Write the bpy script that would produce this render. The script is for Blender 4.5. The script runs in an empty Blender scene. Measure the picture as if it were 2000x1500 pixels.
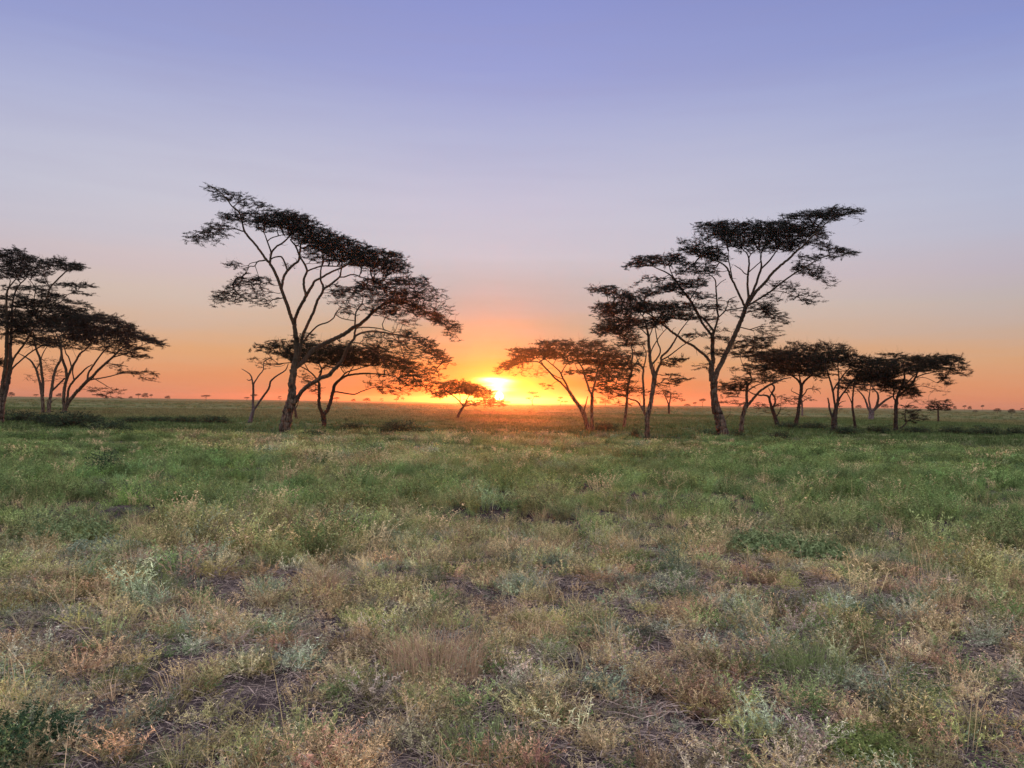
import bpy, math, random
import numpy as np
from mathutils import Vector, Matrix

rng = np.random.default_rng(11)
S = bpy.context.scene
COL = S.collection

# ------------------------------------------------------------------ camera
FPX = 1570.0                       # focal length in pixels of the 2000 px wide photograph
CAM = np.array([0.0, 0.0, 2.3])
PITCH = math.atan(36.3 / FPX)
ROLL = math.atan(0.0136)
fw = np.array([0, math.cos(PITCH), math.sin(PITCH)])
r0 = np.array([1.0, 0, 0])
u0 = np.array([0, -math.sin(PITCH), math.cos(PITCH)])
rt = r0 * math.cos(ROLL) + u0 * math.sin(ROLL)
up = -r0 * math.sin(ROLL) + u0 * math.cos(ROLL)

cam = bpy.data.cameras.new("camera")
cam_o = bpy.data.objects.new("camera", cam)
COL.objects.link(cam_o)
cam.sensor_width = 36.0
cam.lens = 36.0 * FPX / 2000.0
cam.clip_start = 0.1
cam.clip_end = 20000
M = Matrix(((rt[0], up[0], -fw[0], CAM[0]), (rt[1], up[1], -fw[1], CAM[1]), (rt[2], up[2], -fw[2], CAM[2]), (0, 0, 0, 1)))
cam_o.matrix_world = M
S.camera = cam_o


def ray(px, py):
    return fw + rt * (px - 1000.0) / FPX + up * (750.0 - py) / FPX


def at(px, py, Y):
    """the point of the plane at world y = Y seen along this direction"""
    d = ray(px, py)
    return CAM + d * (Y / d[1])


def ground_at(px, py):
    d = ray(px, py)
    t = -CAM[2] / d[2]
    return CAM + d * t


# ------------------------------------------------------------------ helpers
def lin(r, g, b):
    f = lambda c: (c / 255 / 12.92) if c / 255 <= 0.04045 else ((c / 255 + 0.055) / 1.055) ** 2.4
    return (f(r), f(g), f(b), 1.0)


def tag(o, label=None, cat=None, group=None, kind=None):
    if label: o["label"] = label
    if cat: o["category"] = cat
    if group: o["group"] = group
    if kind: o["kind"] = kind
    return o


def mesh_np(name, V, F, mats, parent=None, smooth=False, mi=None, link=True):
    """V (n,3), F (m,4) or (m,3) -> one mesh object"""
    me = bpy.data.meshes.new(name)
    V = np.asarray(V, dtype=np.float32); F = np.asarray(F, dtype=np.int32)
    k = F.shape[1]
    me.vertices.add(len(V)); me.vertices.foreach_set("co", V.ravel())
    me.loops.add(F.size); me.loops.foreach_set("vertex_index", F.ravel())
    me.polygons.add(len(F))
    me.polygons.foreach_set("loop_start", np.arange(0, F.size, k, dtype=np.int32))
    if mi is not None:
        me.polygons.foreach_set("material_index", np.asarray(mi, dtype=np.int32))
    me.polygons.foreach_set("use_smooth", np.full(len(F), bool(smooth)))
    for m in (mats if isinstance(mats, (list, tuple)) else [mats]):
        me.materials.append(m)
    me.update(calc_edges=True)
    me.validate()
    o = bpy.data.objects.new(name, me)
    if link:
        COL.objects.link(o)
    if parent is not None:
        o.parent = parent
    return o


def empty(name, loc):
    o = bpy.data.objects.new(name, None)
    o.empty_display_size = 0.3
    COL.objects.link(o); o.location = loc
    return o


def unit(a):
    return a / np.maximum(np.linalg.norm(a, axis=-1, keepdims=True), 1e-9)


# ------------------------------------------------------------------ value noise in plan, for the plant cover
_tab = np.random.default_rng(5).random((256, 256))


def vnoise(x, y):
    xi = np.floor(x).astype(int); yi = np.floor(y).astype(int)
    fx = x - xi; fy = y - yi
    fx = fx * fx * (3 - 2 * fx); fy = fy * fy * (3 - 2 * fy)
    g = lambda a, b: _tab[a % 256, b % 256]
    return (g(xi, yi) * (1 - fx) + g(xi + 1, yi) * fx) * (1 - fy) + (g(xi, yi + 1) * (1 - fx) + g(xi + 1, yi + 1) * fx) * fy


def fbm(x, y, o=3):
    s = 0; a = 0.5; t = 0
    for i in range(o):
        s = s + a * vnoise(x * 2 ** i + 17.3 * i, y * 2 ** i + 5.1 * i); t += a; a *= 0.5
    return s / t


def sst(x, a, b):
    t = np.clip((x - a) / (b - a), 0, 1)
    return t * t * (3 - 2 * t)


# ------------------------------------------------------------------ materials
def nt_new(name):
    m = bpy.data.materials.new(name); m.use_nodes = True
    nt = m.node_tree
    for n in list(nt.nodes): nt.nodes.remove(n)
    out = nt.nodes.new("ShaderNodeOutputMaterial")
    return m, nt, out


def leaf_material(name, dark, light, transl=0.3, inst=False, island=True):
    m, nt, out = nt_new(name)
    N = nt.nodes.new; L = nt.links.new
    geo = N("ShaderNodeNewGeometry")
    ramp = N("ShaderNodeMix"); ramp.data_type = 'RGBA'
    ramp.inputs[6].default_value = (*dark, 1); ramp.inputs[7].default_value = (*light, 1)
    L(geo.outputs["Random Per Island"], ramp.inputs[0])
    c = ramp.outputs[2]
    if inst:
        at_ = N("ShaderNodeAttribute"); at_.attribute_type = 'INSTANCER'; at_.attribute_name = "tint"
        mul = N("ShaderNodeMix"); mul.data_type = 'RGBA'; mul.blend_type = 'MULTIPLY'; mul.inputs[0].default_value = 1.0
        L(c, mul.inputs[6]); L(at_.outputs["Color"], mul.inputs[7]); c = mul.outputs[2]
    d = N("ShaderNodeBsdfDiffuse"); t = N("ShaderNodeBsdfTranslucent"); mx = N("ShaderNodeMixShader")
    L(c, d.inputs[0]); L(c, t.inputs[0]); mx.inputs[0].default_value = transl
    L(d.outputs[0], mx.inputs[1]); L(t.outputs[0], mx.inputs[2])
    L(mx.outputs[0], out.inputs[0])
    return m


def bark_material(name, low, plate, high, z0=1.5, z1=4.5):
    m, nt, out = nt_new(name)
    N = nt.nodes.new; L = nt.links.new
    geo = N("ShaderNodeNewGeometry"); sep = N("ShaderNodeSeparateXYZ"); L(geo.outputs["Position"], sep.inputs[0])
    mp = N("ShaderNodeMapping"); mp.inputs["Scale"].default_value = (6, 6, 1.1); L(geo.outputs["Position"], mp.inputs[0])
    n1 = N("ShaderNodeTexNoise"); n1.inputs["Scale"].default_value = 1.6; n1.inputs["Detail"].default_value = 5; n1.inputs["Roughness"].default_value = 0.65
    L(mp.outputs[0], n1.inputs["Vector"])
    r1 = N("ShaderNodeValToRGB"); r1.color_ramp.elements[0].position = 0.44; r1.color_ramp.elements[1].position = 0.6
    r1.color_ramp.elements[0].color = (*low, 1); r1.color_ramp.elements[1].color = (*plate, 1); L(n1.outputs[0], r1.inputs[0])
    n2 = N("ShaderNodeTexNoise"); n2.inputs["Scale"].default_value = 3.0; n2.inputs["Detail"].default_value = 3; L(geo.outputs["Position"], n2.inputs["Vector"])
    r2 = N("ShaderNodeValToRGB"); r2.color_ramp.elements[0].position = 0.35; r2.color_ramp.elements[1].position = 0.7
    r2.color_ramp.elements[0].color = (*[c * 0.7 for c in high], 1); r2.color_ramp.elements[1].color = (*high, 1); L(n2.outputs[0], r2.inputs[0])
    ad = N("ShaderNodeMath"); ad.operation = 'MULTIPLY_ADD'; L(n1.outputs[0], ad.inputs[0]); ad.inputs[1].default_value = -2.5; L(sep.outputs[2], ad.inputs[2])
    mr = N("ShaderNodeMapRange"); mr.inputs["From Min"].default_value = z0 - 1.25; mr.inputs["From Max"].default_value = z1 - 1.25; L(ad.outputs[0], mr.inputs[0])
    mx = N("ShaderNodeMix"); mx.data_type = 'RGBA'; L(mr.outputs[0], mx.inputs[0]); L(r1.outputs[0], mx.inputs[6]); L(r2.outputs[0], mx.inputs[7])
    bs = N("ShaderNodeBsdfPrincipled"); L(mx.outputs[2], bs.inputs["Base Color"]); bs.inputs["Roughness"].default_value = 0.85
    bs.inputs["Specular IOR Level"].default_value = 0.2
    bp = N("ShaderNodeBump"); bp.inputs["Strength"].default_value = 1.0; bp.inputs["Distance"].default_value = 0.12; L(n1.outputs[0], bp.inputs["Height"]); L(bp.outputs[0], bs.inputs["Normal"])
    L(bs.outputs[0], out.inputs[0])
    return m


M_BARK = bark_material("fever_bark", (0.02, 0.015, 0.012), (0.13, 0.10, 0.075), (0.052, 0.039, 0.025), 2.0, 6.0)
M_BARK2 = bark_material("thorn_bark", (0.014, 0.011, 0.009), (0.045, 0.035, 0.028), (0.03, 0.023, 0.017), 3, 7)
M_BARKG = bark_material("grey_bark", (0.07, 0.06, 0.065), (0.13, 0.11, 0.12), (0.05, 0.036, 0.028), 1.0, 3)
M_TWIG = bark_material("twig_bark", (0.025, 0.019, 0.014), (0.025, 0.019, 0.014), (0.028, 0.021, 0.015))
M_LEAF = leaf_material("acacia_leaves", (0.009, 0.012, 0.011), (0.022, 0.027, 0.021), 0.08)
M_LEAF2 = leaf_material("thorn_leaves", (0.007, 0.011, 0.009), (0.020, 0.026, 0.015), 0.2)
M_LEAFT = leaf_material("thin_backlit_leaves", (0.03, 0.024, 0.015), (0.10, 0.075, 0.04), 0.6)  # sun's red glow helped by the colour: paler, browner than the other crowns
M_BUSH = leaf_material("bush_leaves", (0.03, 0.055, 0.03), (0.09, 0.15, 0.075), 0.3)
M_BUSHD = leaf_material("dark_bush_leaves", (0.018, 0.032, 0.022), (0.055, 0.085, 0.05), 0.3)
M_STRAW = leaf_material("straw", (0.30, 0.20, 0.12), (0.62, 0.46, 0.31), 0.35)
M_GREENGR = leaf_material("green_grass", (0.12, 0.17, 0.07), (0.33, 0.38, 0.17), 0.35)
M_BLUEGR = leaf_material("blue_green_mat", (0.16, 0.21, 0.14), (0.37, 0.43, 0.31), 0.3)

# ------------------------------------------------------------------ trees
def catmull(P, n):
    """P (k,c) -> resampled smooth polyline with n pieces per segment"""
    P = np.asarray(P, float)
    if len(P) < 3:
        t = np.linspace(0, 1, n + 1)[:, None]
        return P[0] * (1 - t) + P[-1] * t
    Q = np.vstack([2 * P[0] - P[1], P, 2 * P[-1] - P[-2]])
    out = []
    for i in range(1, len(Q) - 2):
        for j in range(n):
            t = j / n
            a, b, c, d = Q[i - 1], Q[i], Q[i + 1], Q[i + 2]
            out.append(0.5 * ((2 * b) + (-a + c) * t + (2 * a - 5 * b + 4 * c - d) * t * t + (-a + 3 * b - 3 * c + d) * t ** 3))
    out.append(P[-1])
    return np.array(out)


def tube(P, R, sides, rough=0.0, r_=None):
    P = np.asarray(P); n = len(P)
    T = unit(np.gradient(P, axis=0))
    ref = np.array([0, 1.0, 0.05])
    A = unit(np.cross(T, ref)); B = np.cross(T, A)
    th = np.linspace(0, 2 * math.pi, sides, endpoint=False)
    rr = np.asarray(R)[:, None] * np.ones(sides)[None]
    if rough and r_ is not None:
        lob = r_.random(sides) * 2 * rough - rough
        rr = rr * (1 + lob[None, :] * 0.8 + (r_.random(rr.shape) - 0.5) * rough)
    V = P[:, None, :] + (A[:, None, :] * np.cos(th)[None, :, None] + B[:, None, :] * np.sin(th)[None, :, None]) * rr[:, :, None]
    V = V.reshape(-1, 3)
    i = np.arange(n - 1)[:, None] * sides; j = np.arange(sides)[None]
    j2 = (j + 1) % sides
    F = np.stack([i + j, i + j2, i + sides + j2, i + sides + j], -1).reshape(-1, 4)
    return V, F


def twigs_np(P, Q, C, r1, r2):
    """many three-point twigs P -> C -> Q with a triangular section"""
    n = len(P)
    T = unit(Q - P); ref = np.tile(np.array([[0.1, 1.0, 0.2]]), (n, 1))
    A = unit(np.cross(T, ref)); B = np.cross(T, A)
    Vs = []
    for pt, r in ((P, r1), (C, (r1 + r2) / 2), (Q, r2)):
        for a in range(3):
            th = a * 2.0944
            Vs.append(pt + (A * math.cos(th) + B * math.sin(th)) * r[:, None])
    V = np.stack(Vs, 1)                      # n,9,3
    f = []
    for s in (0, 3):
        for a in range(3):
            b = (a + 1) % 3
            f.append((s + a, s + b, s + 3 + b, s + 3 + a))
    F = (np.arange(n) * 9)[:, None, None] + np.array(f)[None]
    return V.reshape(-1, 3), F.reshape(-1, 4)


def leaves_np(C, D, Lx, W, tilt, r_):
    """rhombic leaflets at C along D, length Lx, width W"""
    n = len(C)
    D = unit(D)
    upv = np.tile(np.array([[0.0, 0, 1.0]]), (n, 1)) + r_.normal(0, tilt, (n, 3))
    Sd = unit(np.cross(D, upv))
    L_ = Lx[:, None]; W_ = W[:, None]
    nrm = np.cross(Sd, D)
    V = np.stack([C, C + D * L_ * 0.45 + Sd * W_, C + D * L_ - nrm * L_ * 0.12, C + D * L_ * 0.5 - Sd * W_], 1)
    F = (np.arange(n) * 4)[:, None] + np.arange(4)[None]
    return V.reshape(-1, 3), F


def build_tree(name, label, cat, group, limbs, pads, bark, leaf, base=None, seed=0, depth=2.2, twig=1.0, leafy=1.0, kind='fever', lsz=1.0, trunk_n=1):
    r_ = np.random.default_rng(seed + 100)
    bx, by = base if base else limbs[0][0][:2]
    g = ground_at(bx, by)
    Y0 = g[1]; mpp = Y0 / FPX                  # metres per photo pixel at the tree
    root = empty(name, (g[0], Y0, 0)); tag(root, label, cat, group)
    off = np.array([g[0], Y0, 0])
    SK = []                                     # skeleton points that twigs may leave from
    SKr = []
    first = True; stubs = []
    for li, lb in enumerate(limbs):
        pts = np.array([p[:2] for p in lb], float); w = np.array([p[2] if len(p) > 2 else np.nan for p in lb], float)
        idx = np.arange(len(w)); ok = ~np.isnan(w); w = np.interp(idx, idx[ok], w[ok])
        seg = np.r_[0, np.cumsum(np.linalg.norm(np.diff(pts, axis=0), axis=1))]
        if first or by_y(lb, by):
            dz0 = 0.0
        else:
            q = at(pts[0, 0], pts[0, 1], Y0)
            K = np.array(SK); j = np.argmin((K[:, 0] - q[0]) ** 2 + (K[:, 2] - q[2]) ** 2); dz0 = K[j, 1] - Y0
        dz1 = dz0 + (r_.random() - 0.5) * 1.1 * seg[-1] * mpp if not first else 0.0
        dz1 = np.clip(dz1, -depth, depth)
        P = []
        for k in range(len(pts)):
            t = seg[k] / max(seg[-1], 1e-6)
            P.append(np.r_[at(pts[k, 0], pts[k, 1], Y0 + dz0 + (dz1 - dz0) * t), w[k] * 0.5 * mpp])
        C = catmull(P, 8 if P[0][3] > .1 else 5)
        if first or by_y(lb, by):
            C[0, 2] -= 0.25 if first else 0.1
        R = np.maximum(C[:, 3], 0.008)
        jit = r_.normal(0, 1, (len(C), 3)) * R[:, None] * 0.10; jit[0] = 0
        cent = C[:, :3] + jit
        big = R.max() > 0.12
        V, F = tube(cent - off, R, 14 if big else 7, 0.17 if big else 0.08, r_)
        # close the end
        nm = "trunk" if li < trunk_n else "limb"
        mesh_np(nm, V, F, bark, root, smooth=True)
        if seg[-1] > 25 and r_.random() < .75:      # dead stubs and water shoots
            ns = int(r_.integers(1, 4)); ii = r_.integers(1, len(C) - 1, ns)
            A_ = cent[ii]; dd_ = unit(r_.normal(0, 1, (ns, 3)) + np.array([0, 0, .5])); ll_ = r_.uniform(.25, .8, ns)[:, None] * (R[ii][:, None] * 4 + .4)
            V_, F_ = twigs_np(A_ - off, A_ + dd_ * ll_ - off, A_ + dd_ * ll_ * .5 + r_.normal(0, .06, (ns, 3)) - off, np.minimum(R[ii] * .4, .03), np.full(ns, .006))
            stubs.append((V_, F_))
        SK += list(C[2:, :3]); SKr += list(R[2:])
        first = False
    SK = np.array(SK); SKr = np.array(SKr)
    if pads:
        zmin = np.percentile(SK[:, 2], 25)
        nodes = []; lf = []; sprz = []
        for pd in pads:
            x0, y0, x1, y1, t, d = pd[:6]; lm = pd[6] if len(pd) > 6 else 1.0
            d = 1.25 * d ** 0.72; t = t * 1.12 + 1
            Lp = math.hypot(x1 - x0, y1 - y0)
            area = Lp * t + 0.785 * t * t
            n = max(5, int(area / 100 * d * (2.7 if kind == 'fever' else 2.5) * twig))
            dd = min(depth, max(0.5, 0.45 * (Lp + t) * mpp))
            s = r_.random(n); a = r_.random(n) * 2 * math.pi; q = np.sqrt(r_.random(n))
            xx = x0 + (x1 - x0) * s + np.cos(a) * q * t * 0.5; yy = y0 + (y1 - y0) * s + np.sin(a) * q * t * 0.5
            zz = r_.normal(0, dd * 0.5, n)
            m = SK[np.argmin((SK[:, 0] - at((x0 + x1) / 2, (y0 + y1) / 2, Y0)[0]) ** 2 + (SK[:, 2] - at((x0 + x1) / 2, (y0 + y1) / 2, Y0)[2]) ** 2)]
            for k in range(n):
                nodes.append(at(xx[k], yy[k], Y0 + (m[1] - Y0) * 0.6 + zz[k])); lf.append(lm)
        nodes = np.array(nodes); lf = np.array(lf)
        allow = SK[:, 2] > min(zmin, nodes[:, 2].min())
        E = list(SK[allow]); own = [-1] * len(E); cost = [0.0] * len(E)
        EA = np.zeros((len(E) + 2 * len(nodes), 3)); EA[:len(E)] = E
        CO = np.zeros(len(EA)); OW = -np.ones(len(EA), int); ne = len(E)
        dmin = np.array([np.min(np.linalg.norm(EA[:ne] - q, axis=1)) for q in nodes])
        order = np.argsort(dmin)
        PP = np.zeros_like(nodes); par = -np.ones(len(nodes), int); CC = np.zeros_like(nodes)
        for k in order:
            q = nodes[k]
            dv = q - EA[:ne]
            ds = np.linalg.norm(dv, axis=1)
            pen = np.maximum(0, -dv[:, 2]) * 0.8          # twigs rather rise than drop
            j = np.argmin(ds + CO[:ne] * 0.35 + pen)
            p = EA[j]; PP[k] = p; par[k] = OW[j]
            c = (p + q) / 2 + np.array([0, 0, -0.10 if q[2] > p[2] else 0.06]) * ds[j] + r_.normal(0, 0.07, 3) * ds[j]
            CC[k] = c
            EA[ne] = c; EA[ne + 1] = q; CO[ne] = CO[j] + ds[j] * 0.5; CO[ne + 1] = CO[j] + ds[j]; OW[ne] = k; OW[ne + 1] = k; ne += 2
        cnt = np.ones(len(nodes))
        for k in order[::-1]:
            if par[k] >= 0: cnt[par[k]] += cnt[k]
        rad = 0.0075 * np.sqrt(cnt) * max(1.0, mpp * FPX / 75)
        rad = np.clip(rad, 0.006, 0.07)
        V1, F1 = twigs_np(PP - off, nodes - off, CC - off, rad, rad * 0.75)
        # sprays of leaflets, and a few bare twiglets
        sc = lsz * max(0.85, Y0 / 62.0)
        dirn = nodes - PP; dirn[:, 2] *= 0.22; dirn = unit(dirn + r_.normal(0, 0.35, nodes.shape) * np.array([1, 1, 0.25]))
        per = np.maximum(1, np.round((33 if kind == 'fever' else 38) * lf * leafy)).astype(int)
        I = np.repeat(np.arange(len(nodes)), per)
        m = len(I)
        L0 = r_.uniform(0.25, 0.62, len(nodes)) * sc
        s = r_.random(m)
        ax = dirn[I]
        pos = nodes[I] - ax * (L0[I] * 0.25)[:, None] + ax * (s * L0[I])[:, None] + r_.normal(0, 0.05 * sc, (m, 3)) * np.array([1, 1, 0.45])
        sd = np.cross(ax, np.array([0, 0, 1.0])) * np.where(r_.random(m) > 0.5, 1, -1)[:, None]
        ld = unit(ax * 0.9 + sd * r_.uniform(0.1, 1.1, m)[:, None] + r_.normal(0, 0.25, (m, 3)) * np.array([1, 1, .7]))
        V2, F2 = leaves_np(pos - off, ld, r_.uniform(0.07, 0.20, m) * sc, r_.uniform(0.009, 0.022, m) * sc, 0.55, r_)
        # twiglet of each spray
        a0 = nodes; b0 = nodes + dirn * (L0 * 1.0)[:, None] + np.array([0, 0, 0.02])
        V3, F3 = twigs_np(a0 - off, b0 - off, (a0 + b0) / 2 - off + r_.normal(0, 0.03, a0.shape), np.full(len(a0), 0.008 * sc), np.full(len(a0), 0.004 * sc))
        extra = r_.random(len(nodes)) < (0.6 if kind == 'fever' else 0.9)
        a1 = nodes[extra]; dr = r_.normal(0, 1, a1.shape) * np.array([1, 1, 0.8]); dr[:, 2] += (0.1 if kind == 'fever' else 0.8); dr = unit(dr + dirn[extra])
        b1 = a1 + dr * (r_.uniform(0.25, 0.75, len(a1)) * sc)[:, None]
        V4, F4 = twigs_np(a1 - off, b1 - off, (a1 + b1) / 2 - off + r_.normal(0, 0.05, a1.shape), np.full(len(a1), 0.007 * sc), np.full(len(a1), 0.003 * sc))
        V = [V1, V3, V4] + [v for v, f in stubs] + [V2]; F = [F1, F3, F4] + [f for v, f in stubs] + [F2]; o_ = 0; FF = []
        for v, f in zip(V, F):
            FF.append(f + o_); o_ += len(v)
        mi = np.r_[np.zeros(sum(len(f) for f in F[:-1]), int), np.ones(len(F2), int)]
        mesh_np("crown", np.vstack(V), np.vstack(FF), [M_TWIG, leaf], root, mi=mi)
    return root


def by_y(lb, by):
    return abs(lb[0][1] - by) < 3.5
G_ = "acacia trees of the grove"
# ---- the tall leaning tree left of the sun
build_tree("acacia_tree", "tall acacia left of the sun, its crown sloping from a high thin left tip", "tree", G_,
 [[(556,848,24),(559,825,21),(563.5,800,20),(570,777,17),(571,747,14.5),(574,722,13.5),(578.5,700,12),(580,680,10.5),(578,655,9.5),(574,628,8)],
  [(574,634,7),(566.5,613,6.5),(559,590,6.5),(550,565,6),(539.5,537,5.5),(527.5,515,5),(520,507,4.5),(509.5,492,4.2),(497.5,476,4),(484,461,4),(476.5,449,3.6),(473,434,3),(469,419,2.8),(463,410,2.6),(452.5,402,2.4),(443.5,389,2.2),(433,378,1.8),(421,368,1.4),(409,363,1)],
  [(476,452,3),(469,450,2.6),(460,447,2.4),(445,447,2),(430,446,1.7),(418,446,1.4),(406,440,1)],
  [(430,447,1.6),(419.5,453,1.4),(406,453,1.2),(385,458,.9)],
  [(520,508,3),(503.5,511,2.4),(497.5,519.5,2),(487,521,1.6),(481,533,1.2)],
  [(503,511,1.6),(488,515,1.4),(484,524,1.1)],[(498,519,1.4),(502,530,1.2),(505,540,1)],[(487,518,1.2),(470,520,1),(464,514,.9)],
  [(527.5,512,4.5),(530.5,494,3.8),(539.5,482,3.5),(550,476,3.3),(560.5,467,3),(571,455,2)],
  [(530.5,496,3.2),(526,482,2.8),(521.5,470,2.4),(515.5,455,1.6),(505,447,1)],
  [(521.5,472,2),(529,465.5,2),(542.5,461,1.8),(554.5,458,1.4)],
  [(550,563,5.5),(552,551,5),(554.5,540.5,5),(562,528.5,5),(574,516.5,4.6),(583,509,4.5),(586,490,3.8),(588,475,3),(596,462,2)],
  [(561,529,3.4),(557,515,3),(551,503,3),(545,501,2.8),(535,503,2.6),(528,507,2.4)],
  [(575,632,7),(577,620.5,6.3),(584.5,602.5,6.3),(593.5,586,6.2),(599,575.5,6),(610,557.5,5),(614.5,549.5,4.5),(626.5,543,4),(640,535,3.8),(652,529,3.4),(667,523,3.2),(679,517,2.8),(692.5,511,2.3)],
  [(598,577,5),(594,562,4.8),(593.5,545,4.6),(599.5,530,4.2),(595,516.5,3.9),(587.5,504.5,3.6),(582,492,3.4),(577,480,3.2),(567,468,2.6)],
  [(599,531,3),(602.5,528.5,3),(617.5,522.5,3),(632,519.5,2.7),(655,520,2.3),(672,520,1.8)],
  [(582,700,7),(586,685,6.5),(590.5,658,6),(596.5,643,6),(604,626.5,5.8),(613,608.5,5.6),(619,589,5.4),(629.5,571,5),(631,559,4.5),(626.5,548,3.6),(626.5,530,3),(628,519.5,2.6),(631,504.5,2.2),(631,492,1.6)],
  [(630.5,565,4.4),(643,557.5,4.2),(656.5,547,3.8),(664,539.5,3.3),(666,529,2.8),(668.5,521,2.4)],
  [(664,541,2.6),(672,541,2.6),(683.5,537,2.5),(692.5,536.5,2.4),(704.5,541,2.2),(719.5,545.5,1.9),(736,553,1.5),(751,559,1)],
  [(591,670,3.6),(599.5,658,3.2),(610,646,3),(622,635.5,2.8),(640,629.5,2.6),(652,620.5,2.3),(655,613,1.9),(661,605.5,1.3)],
  [(655,614,1.8),(668.5,622,1.8),(692,626.5,1.6)],
  [(577,718,9),(584.5,712,8),(598,700,8),(610,685,7.8),(623.5,677.5,7.8),(640,668.5,7.5),(658,659.5,7.2),(676,650.5,7),(689.5,640,6.8),(700,635.5,6.4),(715,623,6),(724,614,5.5),(736,603.5,5),(751,594.5,4.2),(772,588.5,3.2),(790,590,2.8),(808,599,2.5),(827.5,606.5,2.2),(847,615.5,1.9),(865,624.5,1.6),(883,633.5,1.3),(898,639.5,.9)],
  [(693,637,3.6),(694.75,612.5,3.2),(700,602,3),(706,594.5,2.6),(709,584,2.2),(707,570,1.6)],
  [(724,614,3),(751,591,2.6),(775,575,2.2),(800,562,1.5)],
  [(570,793,10),(580,779,8.5),(587.5,767,8),(599.5,755,8),(616,744.5,8),(629.5,737,8),(643,732.5,8),(649,725,7.6),(661,713,7.3),(670,701,7),(676,684.5,6.4),(683.5,671,5.6),(691,662,4.8),(693,650,4),(695,640,3.6)],
  [(691,661,4.4),(697,654.5,4.2),(707.5,650,4),(724,647,3.9),(742,648.5,3.8),(760,651.5,3.6),(779.5,654.5,3.3),(796,657.5,2.9),(812.5,662,2.4),(824.5,672.5,2),(839.5,683,1.7),(856,695,1.4),(874,705.5,1)],
  [(778,655,2.2),(779.5,665,2),(784,683,1.7),(790,699.5,1.5),(793,714.5,1.2),(797.5,732.5,.9)],
  [(684,670,2.6),(692.5,669.5,2.4),(704.5,671,2.2),(718,678.5,1.9),(730,687.5,1.6),(742,695,1.2)],
  [(694,642,2.6),(706,639.5,2.4),(724,639.5,2.2),(745,642.5,1.9),(767,650,1.4)]],
 [(402,366,430,378,12,1.5),(430,376,500,400,20,1.4),(415,388,440,392,8,.6),(500,397,522,408,14,.7),(436,420,520,424,20,2.2),(440,426,520,432,18,1),
  (365,467,420,450,20,1.1),(400,446,450,450,22,1.3),(380,468,440,468,18,.6,.7),
  (505,432,570,426,24,2.6),(530,420,600,440,34,3.8),(570,440,650,475,44,4.6),(640,475,720,502,42,4.8),(700,500,778,510,34,4.8),(730,516,792,528,24,2.6),(590,472,650,498,32,1.8),(700,524,760,538,12,1,.7),(765,497,783,501,8,1.5),(500,440,545,442,22,1.6),(640,500,700,512,18,2.2),
  (446,515,475,522,14,1.2),(422,585,475,542,12,2.4),(470,545,525,552,24,1.4),(420,585,470,578,28,1.0),(468,578,530,582,34,.75,.8),
  (560,515,580,520,12,.5,.6),(595,500,640,508,18,.9),
  (725,551,800,550,12,1.8),(768,549,835,550,15,3.2),(800,562,862,578,26,1.3,.9),(700,548,790,566,18,1.6),
  (648,560,668,566,14,1.4),(648,575,720,562,14,2.4),(700,566,780,580,28,2.3),(770,575,830,592,30,2.8),(720,600,800,600,26,2.8),(800,600,860,624,17,4.4),(850,620,898,642,16,3.6),(830,588,880,612,26,.7,.7),(868,645,898,664,16,.8,.8),(650,580,720,598,30,.6,.7),(740,612,810,630,20,.8,.9),
  (660,606,692,612,12,1.1),(708,660,780,672,34,.9,.8),(790,650,850,673,14,2.4),(830,675,880,709,14,3.4),(780,672,850,715,50,.9,.8),(750,715,850,742,40,.7,.8),(800,745,850,765,16,.4,.6),
  (570,664,610,652,12,1.3),(720,680,770,705,30,.8,.8)],
 M_BARK, M_LEAF, seed=1, depth=3.0)

# ---- flat-topped thorn tree behind it
build_tree("thorn_tree", "low flat-topped acacia with two dark stems behind the tall leaning one", "tree", G_,
 [[(633,834,10),(632.5,822,9),(631,807,9)],
  [(630,809,6.5),(623.5,791,6),(623.5,770,5.5),(623.5,752,5),(622,740,4),(628,724,3),(623.5,710,2)],
  [(632,809,7.5),(640,800,7),(646,782,6.5),(650.5,764,6.2),(653.5,752,6),(664,741.5,5),(677.5,734,4),(692.5,731,3.4),(715,729.5,3),(745,731,2.2),(770,735,1.7),(790,745,1)],
  [(662,743,3.4),(676,728,2.8),(694,722,2.2),(715,716,1.4)],[(674,730,2),(669,724,1.8),(664,716,1.6),(655,708,1.2)],
  [(652,766,3),(658,765.5,2.8),(677.5,768.5,2.6),(692.5,770,2.4),(707.5,764,2),(730,756.5,1.6),(752,753.5,1.1)],
  [(623,747,3.4),(614.5,735,2.8),(604,725,2.4),(587.5,716,1.8),(570,708,1.3)],
  [(623,728,2.4),(634,716,2),(648,706,1.4)],[(678,734,2.2),(692,714,1.8),(704,706,1.2)],[(604,726,1.8),(596,712,1.6),(590,700,1.2)]],
 [(486,681,530,676,12,1.0),(520,680,580,690,20,3),(530,672,620,672,16,2.2),(570,690,680,692,34,6),(655,695,740,696,34,6),(620,669,690,673,12,1),(730,700,805,717,24,3.6),(620,714,700,708,14,1.6),(770,728,830,752,28,.9,.8),(488,700,540,705,14,.45,.6),(496,712,540,716,8,.5,.7),(720,745,800,765,30,.7,.8),(592,725,620,768,18,.8,.7)],
 M_BARK2, M_LEAF2, seed=2, depth=3.2, kind='thorn')

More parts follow.
